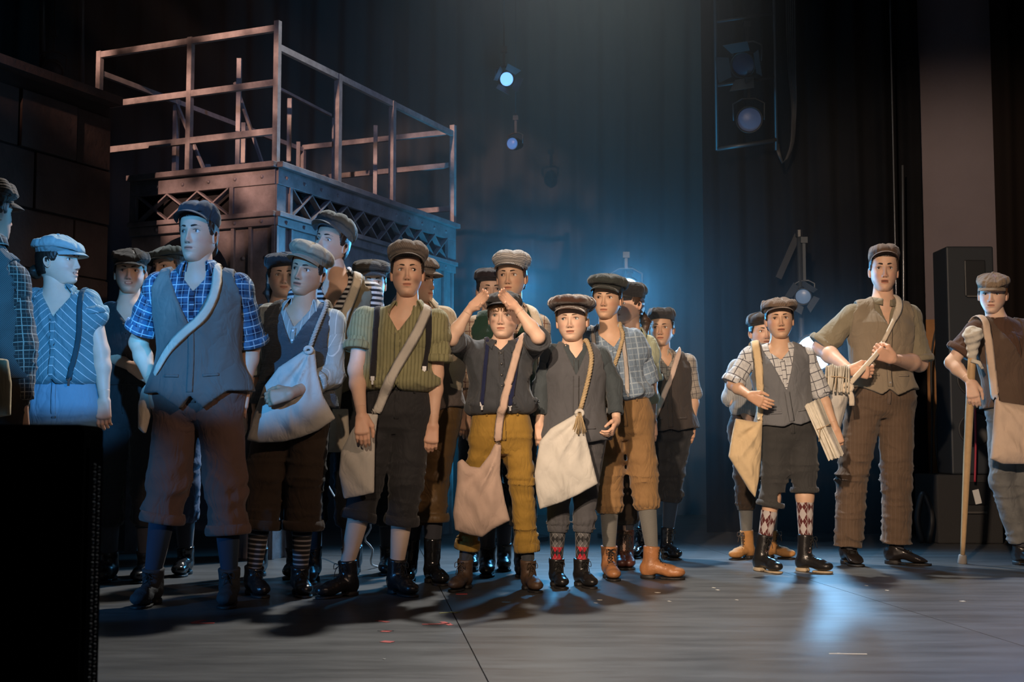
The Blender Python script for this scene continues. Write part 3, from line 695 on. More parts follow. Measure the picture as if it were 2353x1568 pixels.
        lo, hi = s.bb([s.S['a'], s.S['b'], s.pel+s.U*bottom*s.L, s.N], .12); hi[2] += .02; lo[1] = min(lo[1], s.pel[1]-.2); hi[1] = max(hi[1], s.pel[1]+.2); lo[0] -= .05; hi[0] += .05
        o = s.mesh('shirt', fn, lo, hi, mat); s.outer_fns.append(fn); s.shirtfn = fn; s.shirt_o = o
        for a, le in zip('ab', sl):
            if le <= 0: continue
            S, E, W = s.S[a], s.el[a], s.wr[a]; end = S+(E-S)*le if le <= 1 else E+(W-E)*(le-1); dr = nrm((E-S) if le <= 1 else (W-E)); w1 = .062*sc*sr
            r0 = .056 if vested else .063
            def f(p, S=S, E=E, W=W, end=end, dr=dr.astype(np.float32), le=le, r0=r0):
                if le <= 1: D = rcone(p, S-dr*.01, end+dr*.03, r0*sc, w1)
                else: D = smin(rcone(p, S, E, r0*sc, w1*.93), np.maximum(rcone(p, E, end+dr*.03, w1*.95, w1*.80), (p-end.astype(np.float32))@dr), .015)
                D = D+.0055*creases(p, 60, seed+7)*sstep(.06, .13, np.linalg.norm(p-S.astype(np.float32), axis=1))
                return np.maximum(D, (p-end.astype(np.float32))@dr) if le <= 1 else D
            lo, hi = s.bb([S, end] + ([E] if le > 1 else []), .085)
            s.mesh('sleeve', f, lo, hi, mat, cl=s.limb_cl(S, E if le <= 1 else end)); s.outer_fns.append(f)
            if cuff:
                if le <= 1: r = .0655*sc*sr
                else: r = (.062*sc*sr)*(.95-.17*1.0)*1.03+.004
                cw = .035 if le < 1.75 else .05
                if le >= 1.75: r = .040*sc
                prof = [(-cw+.004, r*.80), (-cw, r*1.02), (-cw*.5, r*1.07), (-.003, r*1.05), (.002, r*1.0), (0, r*.86), (-.02, r*.78)]
                V, F, A = revolve(end, end+dr, prof, 26, wav=lambda q, t: .035*math.sin(3*q+1)+.02*math.sin(7*q)); obj('cuff', V, F, cuffmat or mat, s.o, {'cl': A}, label=None)
        if neck in ('collar', 'band'):
            n = 41; U_ = nd; Fv = nrm(s.F-U_*(s.F@U_)); Rv = np.cross(U_, Fv)*-1; Rv = nrm(s.R-U_*(s.R@U_)); gap = max(.14, math.asin(min(.85, vw*1.15/.062))*.95*(vn < 1.05)) if neck == 'collar' else max(.10, math.asin(min(.85, vw/.062))*.7)
            rows = [(.060, -.012), (.0585, .012), (.058, .030), (.0615, .035), (.067, .028), (.075, .008), (.081, -.008)] if neck == 'collar' else [(.057, -.030), (.057, -.012), (.057, .006), (.0605, .006), (.0625, -.012), (.065, -.03)]
            V = []
            for i, (r, hh) in enumerate(rows):
                for u in np.linspace(-1, 1, n):
                    an = math.pi+u*(math.pi-gap*(1+.8*(i >= 3)*0)); c = (1-math.cos(an-0))/2; fr = 0.5*(1+math.cos(an))
                    e = max(0, (abs(u)-.6)/.4); drop = -.038*fr**1.5; rr = r*(1+.16*fr); h2 = hh
                    if neck == 'collar' and i >= 4: rr += .012*e**2*(i-3)/3; h2 -= .028*e**2.2*(i-3)/3
                    an2 = an
                    if neck == 'collar' and i >= 4: an2 = an + (-u)*0
                    V.append(s.N+sc*(Fv*(rr*math.cos(an2)+.004)+Rv*rr*math.sin(an2)*1.02+U_*(h2+drop+.012)))
            V = np.array(V); nr_ = len(rows)
            if neck == 'collar':                # the fall lies on the shirt
                for i, of in ((nr_-1, .005), (nr_-2, .010)):
                    sl_ = slice(i*n, (i+1)*n); pv, _ = proj(fn, V[sl_], of, 4); uu = np.abs(np.linspace(-1, 1, n)); wt = sstep(.35, .75, uu)[:, None]*(1 if i == nr_-1 else .8); V[sl_] = V[sl_]*(1-wt)+pv*wt
            F = np.array([(i*n+j, i*n+j+1, (i+1)*n+j+1, (i+1)*n+j) for i in range(len(rows)-1) for j in range(n-1)])
            A = np.stack([np.tile(np.linspace(-.18, .18, n), len(rows)), np.repeat(np.arange(len(rows))*.012, n), 0*V[:, 0]], 1)
            c = obj('collar', V, F, collarmat or mat, s.o, {'cl': A}); m = c.modifiers.new('s', 'SOLIDIFY'); m.thickness = .003
        s.placket(fn, min(vn, .98)-.01, bottom+.02, mat, 6 if buttons else 0, btn, s.shirt_o, .026)
    def surf_pt(s, fn, lx, t, side=1, off=0.):
        p0 = s.pel+s.U*t*s.L+s.R*lx; d = s.F*side
        ts = np.linspace(.32, 0, 60); pts = p0+ts[:, None]*d; v = fn(pts.astype(np.float32)); i = np.argmax(v < off)
        if v[i] >= off: i = int(np.argmin(v))
        if i > 0 and v[i] < off: f = (v[i-1]-off)/(v[i-1]-v[i]); return pts[i-1]+(pts[i]-pts[i-1])*f
        return pts[i]
    def placket(s, fn, t1, t0, mat, nb, btn, par, wd=.026, lx=0.):
        ts = np.linspace(t1, t0, 22); pts = np.array([s.surf_pt(fn, lx, t, 1, .001) for t in ts]); nn = grad(fn, pts.astype(np.float32)); nn = nn*.5+s.F*.5
        V, F, A = ribbon(pts, nn, wd, .0022); A[:, 0] += .014; A[:, 1] = A[:, 1].max()-A[:, 1]; obj('placket', V, F, mat, par, {'cl': A})
        if nb:
            for t in np.linspace(t1-.03, t0+.05, nb):
                c = s.surf_pt(fn, lx, t, 1, .003); g = s.F
                V, F, A = revolve(c, c+g, [(0, .0005), (0, .006), (.003, .006), (.004, .0045), (.0035, .0005)], 10); obj('button', V, F, simple('button_%02d' % int(btn[0]*99), btn, .35), par, {'cl': A})
    def vest(s, mat, tv=.6, side=.10, point=-.02, pw=.055, off=.020, vw=.085, shoulder=1., nb=4, btn=(.08, .07, .06), placket=True, fold=.004, seed=11, back=None, armr=.078, open_front=0.):
        sc = s.s; nb_ = s.head.w((0, -.022, -.055)); nd = nrm(nb_-s.N)
        lf = lambda t: off+.006*np.exp(-((t-.35)/.2)**2)*1.+.024*sstep(.3, -.1, t)
        def fn(p):
            q = s.tl(p); D = s.torso(p, .006, lf)
            for a in 'ab': D = smin(D, rcone(p, s.N-s.U*.03*sc, s.S[a]*.95+s.N*.05, .060*sc, .071*sc), .02)
            D = D+fold*sines(p*np.array([1, 1, .7], np.float32), 40, seed)
            fx = q[:, 1] > -.02
            D = smax(D, -rcone(p, s.N-nd*.05, s.N+nd*.2, .066*sc, .072*sc), .006)
            V = np.abs(q[:, 0])-vw*sc*np.clip((q[:, 2]-tv)/(1.0-tv), -.2, 1.2)
            D = np.where(fx, np.maximum(D, -V), D)
            for a in 'ab': D = smax(D, -rcone(p, s.S[a]+(s.S[a]-s.N)*.12+s.U*.03*sc, s.S[a]*.62+s.el[a]*.38, armr*sc*.86, armr*sc*.9), .01)
            b = np.where(q[:, 1] > 0, point+(side-point)*np.clip(np.abs(np.abs(q[:, 0])-pw*sc)/(.10*sc), 0, 1), side)
            b = np.where((q[:, 1] > 0) & (np.abs(q[:, 0]) < pw*sc), point+(side-point)*.75*(1-np.abs(q[:, 0])/(pw*sc)), b)
            return np.maximum(D, (b-q[:, 2])*s.L)
        lo, hi = s.bb([s.S['a'], s.S['b'], s.pel+s.U*min(point, side)*s.L, s.N], .10); lo[1] = min(lo[1], s.pel[1]-.2); hi[1] = max(hi[1], s.pel[1]+.2); lo[0] -= .07; hi[0] += .07
        o = s.mesh('vest', fn, lo, hi, mat, h=s.h*.85); s.outer_fns.append(fn); s.vestfn = fn
        if placket: s.placket(fn, tv-.01, point+(side-point)*.8+.02, mat, nb, btn, o, .03)
        if nb:
            for g in (-1, 1):
                pts = np.array([s.surf_pt(fn, g*x*sc, side+.14+(x-.05)*.12, 1, .002) for x in np.linspace(.052, .118, 8)]); nn = grad(fn, pts.astype(np.float32)); V, F, A = ribbon(pts, nn, .013, .0028); obj('pocket_welt', V, F, mat, o, {'cl': A})
        return o
    def trousers(s, mat, hem='cuff', ha=.55, hb=.55, waist=.30, r=(.098, .080, .076, .074), fold=.006, belt=True, seed=3, cuffmat=None, flare=0., cuff_w=.045):
        sc = s.s; ends = {}
        for a, q in (('a', ha), ('b', hb)): ends[a] = s.kn[a]+(s.an[a]-s.kn[a])*q
        R = [x*sc for x in r]
        def fn(p):
            q = s.tl(p); D = s.torso(p, .014)
            D = np.maximum(D, (q[:, 2]-waist)*s.L)
            for a in 'ab':
                dn = nrm(ends[a]-s.kn[a]).astype(np.float32)
                if hem == 'knicker':
                    e2 = ends[a]-dn*.05; lg = smin(rcone(p, s.hip[a], s.kn[a], R[0], R[1]), rcone(p, s.kn[a], e2, R[2], R[3]*1.05), .03)
                    t = (p-ends[a].astype(np.float32))@dn; x = np.arctan2(p[:, 0]-ends[a][0], p[:, 1]-ends[a][1])
                    lg = lg+.005*np.sin(x*13)*sstep(-.13, -.01, t)+.0; lg = np.maximum(lg, t)
                else:
                    lg = smin(rcone(p, s.hip[a], s.kn[a], R[0], R[1]), rcone(p, s.kn[a], ends[a]+dn*.03, R[2], R[3]), .03)
                    lg = np.maximum(lg, (p-ends[a].astype(np.float32))@dn)
                D = smin(D, lg, .022 if True else 0)
            z = p[:, 2]; kz = (s.kn['a'][2]+s.kn['b'][2])/2; ez = (ends['a'][2]+ends['b'][2])/2
            am = fold*(.35+1.0*np.exp(-((z-kz)/.10)**2)+.9*np.exp(-((z-ez-.03)/.09)**2)+.6*np.exp(-((q[:, 2]+.12)/.12)**2))
            D = D+am*creases(p*np.array([.8, .8, 1.5], np.float32), 46, seed)
            for a in 'ab':
                dn = nrm(ends[a]-s.kn[a]).astype(np.float32); t = (p-ends[a].astype(np.float32))@dn
                D = np.where((np.linalg.norm(p-ends[a].astype(np.float32), axis=1) < .2*sc) & (t > 0), np.maximum(D, t), D)
            return D
        lo, hi = s.bb([s.hip['a'], s.hip['b'], s.kn['a'], s.kn['b'], ends['a'], ends['b'], s.pel+s.U*waist*s.L], .125*sc); lo[2] = min(ends['a'][2], ends['b'][2])-.03
        o = s.mesh('trousers', fn, lo, hi, mat); s.outer_fns.append(fn); s.trfn = fn; s.ends = ends
        for a in 'ab':
            e = ends[a]; dn = nrm(e-s.kn[a])
            if hem == 'cuff':
                rr = R[3]*1.05; prof = [(-cuff_w+.006, rr*.85), (-cuff_w, rr*1.03), (-cuff_w*.6, rr*1.10), (-.01, rr*1.11), (0, rr*1.06), (.001, rr*.9), (-.02, rr*.72)]
                V, F, A = revolve(e, e+dn, prof, 32, wav=lambda q, t: .03*math.sin(2*q+.6)+.015*math.sin(5*q)); obj('trouser_cuff', V, F, cuffmat or mat, s.o, {'cl': A})
            if hem == 'knicker':
                rr = .058*sc; prof = [(-.035, rr*.95), (-.028, rr*1.12), (-.012, rr*1.05), (0, rr*1.03), (.001, rr*.9)]
                V, F, A = revolve(e, e+dn, prof, 40, wav=lambda q, t: .03*math.sin(13*q)); obj('knee_band', V, F, mat, s.o, {'cl': A})
        if belt:
            q = np.linspace(0, 2*np.pi, 49); t = waist-.035; w = np.interp(t, TW[0], TW[1])*sc*s.bw*(1+(s.hw-1)*np.clip(1-t/.35, 0, 1))+.017; d = np.interp(t, TW[0], TW[2])*sc*s.bw+.017
            pts = np.array([s.pel+s.U*t*s.L+s.R*w*math.cos(x)+s.F*d*math.sin(x) for x in q]); nn = np.array([s.R*math.cos(x)/w+s.F*math.sin(x)/d for x in q]); nn /= np.linalg.norm(nn, axis=1, keepdims=True)
            V, F, A = ribbon(pts, nn, .036, .004); obj('waistband', V, F, mat, o, {'cl': A})
            for x in (-.09, .09):
                c = s.surf_pt(fn, x*sc, t, 1, .006); V, F, A = ribbon(np.array([c+s.U*.024, c, c-s.U*.026]), np.array([s.F]*3), .010, .003); obj('belt_loop', V, F, mat, o, {'cl': A})
            pts = np.array([s.surf_pt(fn, 0.004, tt, 1, .001) for tt in np.linspace(waist-.07, -.08, 10)]); V, F, A = ribbon(pts, np.array([s.F]*10), .022, .002); obj('fly', V, F, mat, o, {'cl': A})
    def socks(s, mat, r=1., mb=None, top=0.):
        sc = s.s
        for a in 'ab':
            e, an = s.ends[a], s.an[a]; d = nrm(an-e); L = np.linalg.norm(an-e); f0 = np.linalg.norm(e-s.kn[a])/np.linalg.norm(an-s.kn[a])
            st = top if not isinstance(top, dict) else top.get(a, 0)
            ts = np.linspace(-.05+st, L, 12); fr = [f0+(1-f0)*t/L for t in ts]
            pr = [(t, r*sc*float(np.interp(f, [0, .32, .70, .85, 1], [.055, .0575, .0455, .0395, .0345]))) for t, f in zip(ts, fr)]
            V, F, A = revolve(e, an, pr, 28); obj('sock', V, F, (mb if (mb and a == 'b') else mat), s.o, {'cl': A})
    def shoes(s, mat, H=.19, sole=None, lace=None, kind='boot', toe=1., wid=1., heel=.022, solm=None, lab=None):
        sc = s.s*.97; sm = sole or simple('sole_black', (.015, .013, .012), .6)
        for a in 'ab':
            an = s.an[a]; fa = s.fd[a]; f = np.array([math.sin(fa), -math.cos(fa), 0]); x = np.array([math.cos(fa), math.sin(fa), 0]); O = np.array([an[0], an[1], 0.]); M = np.array([x, f, (0, 0, 1)])
            sh = an+nrm(s.kn[a]-an)*(H*sc-an[2]); tp = (M@(sh-O)).astype(np.float32)/sc
            def core(q):
                D = ellip(q, (0, -.030, .045), (.036*wid, .048, .05)); D = smin(D, rcone(q, (0, -.005, .062), (0, .10, .040), .040*wid, .036*wid), .02)
                D = smin(D, ellip(q, (0, .128*toe, .030), (.044*wid, .062, .031)), .025)
                return smin(D, rcone(q, (0, -.014, .06), tp, .043, .0505), .02)
            def fn(p):
                q = ((p-O.astype(np.float32))@M.T.astype(np.float32))/sc; q = q-np.array([0, 0, .012], np.float32); D = core(q)
                D = D+.0016*sines(q, 120, 4)*sstep(.02, .05, q[:, 2])
                D = smax(D, -(q[:, 2]-.001), .006); D = smax(D, (q-tp)@nrm(tp-np.array([0, -.014, .06])).astype(np.float32), .006); return D*sc
            lo, hi = s.bb([O+x*.06+f*.22, O-x*.06+f*.22, O+x*.06-f*.1, O-x*.06-f*.1, sh+.06, sh-.06], .02); lo[2] = 0
            V, Q = nets(fn, lo, hi, 0.0074 if s.hi else .010); b = obj('boot' if kind == 'boot' else 'shoe', V, Q, mat, s.o, {'cl': V-O})
            def so(p):
                q = ((p-O.astype(np.float32))@M.T.astype(np.float32))/sc; q2 = q.copy(); q2[:, 2] = .028; D = core(q2)+.001
                q2[:, 2] = .06; D = np.minimum(D, 9); top = np.where(q[:, 1] < .012, heel+.002, .012+.0*q[:, 1]); bot = np.where((q[:, 1] > .012) & (q[:, 1] < .055), .005, 0.)
                D = np.maximum(D, q[:, 2]-np.minimum(top, .030)); D = np.maximum(D, bot-q[:, 2]); D = np.maximum(D, np.abs(q[:, 1]-.05)-.155); return D*sc
            hi2 = hi.copy(); hi2[2] = .04; V, Q = nets(so, lo, hi2, .0068); obj('sole', V, Q, sm, b, {'cl': V})
            if lace:
                n = 7 if kind == 'boot' else 3; Z = np.linspace(.072, max(tp[2]-.01, .09), n); m = MB(); prev = None
                def sp(lx, y, z): return proj(fn, O+sc*(x*lx+f*y+np.array([0, 0, z])), .0015, 6)[0][0]
                ys = [np.interp(z, [.06, .09, .12, .25], [.095, .060, .045, tp[1]+.05]) for z in Z]
                for i in range(n):
                    l, r_ = sp(-.016, ys[i], Z[i]), sp(.016, ys[i], Z[i])
                    if prev is not None: m.tube([prev[0], (prev[0]+r_)/2+f*.003, r_], .0018, 5); m.tube([prev[1], (prev[1]+l)/2+f*.004, l], .0018, 5)
                    m.tube([l, (l+r_)/2+f*.002, r_], .0018, 5); prev = (l, r_)
                t = (prev[0]+prev[1])/2+f*.004
                for g in (-1, 1):
                    m.tube(spline([t, t+x*g*.022+f*.012+np.array([0, 0, .006]), t+x*g*.026+f*.012-np.array([0, 0, .02]), t+x*g*.004+f*.004-np.array([0, 0, .006])], 9), .0018, 5)
                    m.tube(spline([t, t+x*g*.012+f*.012-np.array([0, 0, .02]), t+x*g*.02+f*.016-np.array([0, 0, .055])], 7), .0018, 5)
                m.build('laces', lace, b, smooth=True)
    # ---- things worn across the body
    def outer(s, p):
        D = s.outer_fns[0](p)
        for f in s.outer_fns[1:]: D = np.minimum(D, f(p))
        return D
    def hit(s, px, py, off=.0, fn=None, extra=None):
        fn = fn or s.outer; r = ray(px, py); Ys = np.linspace(s.Y-.55, s.Y+.25, 120); pts = np.array([0, 0, CAMZ])+r*(Ys/r[1])[:, None]
        v = fn(pts.astype(np.float32)); i = int(np.argmax(v < off))
        if v[i] >= off: return pts[int(np.argmin(v))]
        if i == 0: return pts[0]
        f = (v[i-1]-off)/(v[i-1]-v[i]); return pts[i-1]+(pts[i]-pts[i-1])*f
    def path(s, pxs, off=.004, n=26, back=None, over=True):
        pts = spline([(a[0], a[1], 0) for a in pxs], n)[:, :2]; W = np.array([s.hit(a, b, off) for a, b in pts])
        if over:                                # over the shoulder and down the back
            g = 1 if s.tl(W[:1])[0, 0] > 0 else -1; q = s.tl(W[:1])[0]; x0 = q[0]; pr = []
            for t, xx in zip(np.linspace(1.0, .05, 14), np.linspace(x0, -g*.13*s.s, 14)): pr.append(s.surf_pt(s.outer, xx, t*.93+.0, -1, off))
            B0 = pr[0]; c = (W[0]+B0)/2; hh = max(np.linalg.norm(W[0]-B0)/2, .07*s.s)
            arc = np.array([c+(B0-c)*math.cos(x)+s.U*hh*1.2*math.sin(x) for x in np.linspace(.35, math.pi-.35, 8)]); top, _ = proj(s.outer, arc, off, 9)
            W = np.concatenate([np.array(pr)[::-1], top, W])
        for _ in range(4): W[1:-1] = W[1:-1]*.5+(W[:-2]+W[2:])*.25
        for _ in range(3):
            d = s.outer(W.astype(np.float32)); g = grad(s.outer, W.astype(np.float32)); W = W+g*np.maximum(0, off-d)[:, None]
        g = np.array(g, float)
        for _ in range(7): g[1:-1] = g[1:-1]*.5+(g[:-2]+g[2:])*.25
        g /= np.linalg.norm(g, axis=1, keepdims=True); return W, g
    def braces(s, mat, la, lb, wd=.026, clip=None):
        for pxs in (la, lb):
            if not pxs: continue
            W, g = s.path(pxs, .004, 22); V, F, A = ribbon(W, g, wd*s.s**.5, .003); b = obj('suspender', V, F, mat, s.o, {'cl': A})
            e = W[-1]; m = MB(); m.bar(e+s.U*.016, e-s.U*.004, .018, .007, s.F); m.bar(e-s.U*.0, e-s.U*.022, .009, .006, s.F); m.build('clip', clip or simple('clip_metal', (.35, .35, .36), .3, 1), b)
def rope_mb(pts, r):
    pts = np.asarray(pts, float); L = np.r_[0, np.cumsum(np.linalg.norm(np.diff(pts, axis=0), axis=1))]; n = max(12, int(L[-1]/.008)); q = np.linspace(0, L[-1], n)
    Pp = np.stack([np.interp(q, L, pts[:, i]) for i in range(3)], 1); T, N, B = frames(Pp); m = MB()
    for k in range(3):
        a = q/.045*2*np.pi+k*2*np.pi/3; m.tube(Pp+r*.55*(np.cos(a)[:, None]*N+np.sin(a)[:, None]*B), r*.62, 6)
    return m
def poly_sd(x, z, poly):
    poly = np.array(poly); n = len(poly); d = np.full(x.shape, 1e9); ins = np.zeros(x.shape, bool)
    for i in range(n):
        a, b = poly[i], poly[(i+1) % n]; e = b-a; w0, w1 = x-a[0], z-a[1]; h = np.clip((w0*e[0]+w1*e[1])/(e@e+1e-12), 0, 1)
        d = np.minimum(d, (w0-e[0]*h)**2+(w1-e[1]*h)**2)
        c = ((a[1] > z) != (b[1] > z)) & (x < (b[0]-a[0])*(z-a[1])/(b[1]-a[1]+1e-12)+a[0]); ins ^= c
    return np.where(ins, -1, 1)*np.sqrt(d)
def bag(label, poly, Y, mat, knot, th=.035, h=.008, yaw=0., lean=0., folds=.008, nf=9, strap=None, person=None, sw=.04, rope=None, ropemat=None, seed=0, rim=None, top_over=True, tassel=True, flat=.5, group=None):
    """a cloth newspaper bag hanging in a vertical plane at distance Y; poly and knot in photograph pixels"""
    Q = [P(a, b, Y) for a, b in poly]; K = P(knot[0], knot[1], Y); c = np.mean(Q, 0); cy, sy = math.cos(math.radians(yaw)), math.sin(math.radians(yaw))
    ux = np.array([cy, sy, 0]); uy = np.array([sy, -cy, 0.]); uz = np.array([0, 0, 1.])
    pl = np.array([[(q-c)[0]/cy, (q-c)[2]] for q in Q]); k2 = np.array([(K-c)[0]/cy, (K-c)[2]]); M = np.array([ux, uy, uz], np.float32)
    def fn(p):
        q = (p-c.astype(np.float32))@M.T; d2 = poly_sd(q[:, 0], q[:, 2], pl); dx, dz = q[:, 0]-k2[0], q[:, 2]-k2[1]; r = np.hypot(dx, dz); an = np.arctan2(dx, -dz)
        T = th*np.sqrt(np.clip(-d2/(.35*th+.05), 0.0, 1))**.8+.002; fo = folds*(2.2*(1-np.abs(np.sin(an*nf*.5+1.3*np.sin(r*7+seed)+seed)))**2+.8*np.sin(an*nf+2.2*np.sin(r*9+seed)+seed)+.5*np.sin(an*nf*2.3+seed*3+r*14)-.6)*sstep(0, .06, -d2)*(1-.45*sstep(.1, .45, r))
        fo = fo+.004*np.sin((q[:, 2]*1.2+q[:, 0]*.4)*38+3*np.sin(q[:, 0]*20+seed))*sstep(0, .05, -d2)
        y = q[:, 1]-lean*(-dz); return np.maximum(np.abs(y-fo)-T, d2)*.75
    lo = np.array(Q).min(0); hi = np.array(Q).max(0); lo[1] = c[1]-th-.10; hi[1] = c[1]+th+.10
    V, F = nets(fn, lo, hi, h); o = thing('newspaper_bag', (c[0], c[1], lo[2]), label, 'bag', group); q = (V-c)@M.T
    obj('pouch', V, F, mat, o, {'cl': np.stack([q[:, 0], q[:, 2], q[:, 1]], 1)})
    if strap and person is not None:
        W, g = person.path(strap, .010, 34)
        e = K+uy*.012; W = np.concatenate([W, [W[-1]*.4+e*.6, e]]); g = np.concatenate([g, [g[-1], uy]])
        if rope:
            m = rope_mb(W, rope); m.build('rope_strap', ropemat, o, smooth=True)
            kb = MB(); kk = e+uy*.01
            for j in range(3): a = j*2.1; kb.tube(kk+np.array([[math.cos(x+a)*.016, -.004*j, math.sin(x+a)*.013] for x in np.linspace(0, 5.6, 12)]), .009, 7)
            kb.build('knot', mat, o, smooth=True)
            if tassel:
                tb = MB(); rs = np.random.RandomState(3)
                for j in range(26):
                    x, y = rs.randn(2)*.010; tb.tube(spline([kk+np.array([x*.5, -.012+y*.4, 0]), kk+np.array([x*1.1, -.018+y, -.05]), kk+np.array([x*1.8, -.012+y, -.085-rs.rand()*.02])], 5), .0022, 4)
                tb.build('tassel', ropemat, o, smooth=True)
        else:
            wd = np.full(len(W), sw); wd[-3:] = [sw*.95, sw*.8, sw*.7]; V, F, A = ribbon(W, g, wd, .005); obj('strap', V, F, mat, o, {'cl': A})
    return o

# ------------------------------------------------------------------ the stage
def struct(o, name=None): o['kind'] = 'structure'; return o
def stage_floor():
    m, nt, b = newmat('stage_floor'); nb = NB(nt); tc = nb.n('ShaderNodeTexCoord'); oc = tc.outputs['Object']
    mp = nb.n('ShaderNodeMapping'); mp.inputs['Scale'].default_value = (.6, 3.2, 1); mp.inputs['Rotation'].default_value = (0, 0, .12); nt.links.new(oc, mp.inputs[0])
    a = nb.noise(mp.outputs[0], 3.0, 6, .7); c = nb.noise(oc, 1.1, 4, .6); d = nb.noise(oc, 60, 3, .7)
    f = nb.math('ADD', nb.math('MULTIPLY', a, .6), nb.math('MULTIPLY', c, .4)); f = nb.math('ADD', f, nb.math('MULTIPLY_ADD', d, .12, -.06))
    r = nb.n('ShaderNodeValToRGB'); nt.links.new(f, r.inputs[0]); r.color_ramp.elements[0].position = .32; r.color_ramp.elements[0].color = (.050, .049, .048, 1); r.color_ramp.elements[1].position = .70; r.color_ramp.elements[1].color = (.098, .096, .094, 1)
    sp = nb.noise(oc, 38, 2, .5); spk = nb.math('GREATER_THAN', sp, .78); col = nb.mix(nb.math('MULTIPLY', spk, .5), r.outputs[0], (.3, .3, .29)); nt.links.new(col, b.inputs['Base Color'])
    rr = nb.math('MULTIPLY_ADD', a, .35, .22); nt.links.new(rr, b.inputs['Roughness']); b.inputs['Specular IOR Level'].default_value = .45
    bp = nb.n('ShaderNodeBump'); bp.inputs['Strength'].default_value = .25; bp.inputs['Distance'].default_value = .004; nt.links.new(a, bp.inputs['Height']); nt.links.new(bp.outputs[0], b.inputs['Normal'])
    # sheets of stage flooring laid side by side, seams between
    s1 = G(1045, 1418); s2 = G(1122, 1568); d = nrm(s2-s1); x = np.array([d[1], -d[0], 0]); x = x if x[0] > 0 else -x; g = .004; fl = None
    base = obj('floor', [(-14, -3, -.012), (14, -3, -.012), (14, 15, -.012), (-14, 15, -.012)], [(0, 1, 2, 3)], simple('floor_seam', (.02, .02, .02), .8)); struct(base)
    for k in range(-7, 8):
        a0 = s1+x*(1.9*k+g/2); a1 = s1+x*(1.9*(k+1)-g/2); mb = MB(); V = []
        for q in (a0, a1): V += [q+d*14, q-d*14]
        V = np.array(V); mb.add(np.concatenate([V, V-np.array([0, 0, .012])]), [(0, 1, 3, 2), (4, 6, 7, 5), (0, 4, 5, 1), (2, 3, 7, 6), (0, 2, 6, 4), (1, 5, 7, 3)]); mb.build('floor_sheet', m, base)
stage_floor()
def curtain(name, a, b, z0, z1, mat, n=None, amp=.05, wl=.22, label=None, seed=0, z1b=None):
    a = np.array([a[0], a[1], 0.]); b = np.array([b[0], b[1], 0.]); L = np.linalg.norm(b-a); d = (b-a)/L; nn = np.array([d[1], -d[0], 0]); m = int(L/wl*14)+2; rs = np.random.RandomState(seed); p1, p2 = rs.rand(2)*6
    V = []; u = np.linspace(0, L, m)
    for z in np.linspace(z0, z1, 6):
        ph = u/wl*2*np.pi+1.5*np.sin(u*1.7+p1)+.3*z*np.sin(u*2+p2); V.append(a+u[:, None]*d+nn*(amp*(np.sin(ph)+.3*np.sin(2.3*ph+p2)))[:, None]+np.array([0, 0, z]))
    F = np.array([(i*m+j, i*m+j+1, (i+1)*m+j+1, (i+1)*m+j) for i in range(5) for j in range(m-1)])
    o = obj(name, np.concatenate(V), F, mat, None, origin=(a+b)/2); return o
blk = simple('black_velour', (.006, .006, .007), .95, spec=.1, var=.3, vscale=3); cyc = simple('dark_grey_scrim', (.040, .043, .045), .95, spec=.1)
tag(curtain('back_curtain', (-8, 12.6), (9, 12.6), 0, 7.5, cyc, amp=.03, wl=.30), 'dark full-stage back curtain with faint vertical folds', 'curtain')
def X(px, Y): return P(px, 1018, Y)[0]
tag(curtain('leg_curtain', (X(1622, 10.2), 10.2), (X(2132, 9.9), 9.9), 0, 7, blk, amp=.04, seed=2), 'wide black leg curtain behind the tall young man', 'curtain')
tag(curtain('leg_curtain', (X(2304, 9.7), 9.7), (X(2560, 9.5), 9.5), 0, 7, simple('brown_black_velour', (.010, .007, .006), .95, spec=.1), amp=.04, seed=3), 'brownish black curtain at the right edge behind the crutch', 'curtain')
# right wall: grey plaster over wood
Yw = 10.0; xw0, xw1 = X(2126, Yw), X(2320, Yw); zw = 1.66
m = MB(); m.box(((xw0+xw1)/2, Yw+.1, (zw+7)/2), (xw1-xw0, .2, 7-zw)); struct(m.build('wall_right', simple('mauve_grey_plaster', (.15, .125, .14), .9, bump=.2, bscale=30, var=.06, vscale=3)))
wd = simple('stained_plywood', (.30, .135, .045), .6, var=.25, vscale=5)
t = thing('wood_dado', ((xw0+xw1)/2, Yw, 0), 'orange brown wood boarding on the lower right wall behind the cables', 'boarding')
for i in range(5):
    w_ = (xw1-xw0)/5; m = MB(); m.box((xw0+w_*(i+.5), Yw-.012, zw/2), (w_-.008, .024, zw)); m.build('board', wd, t)
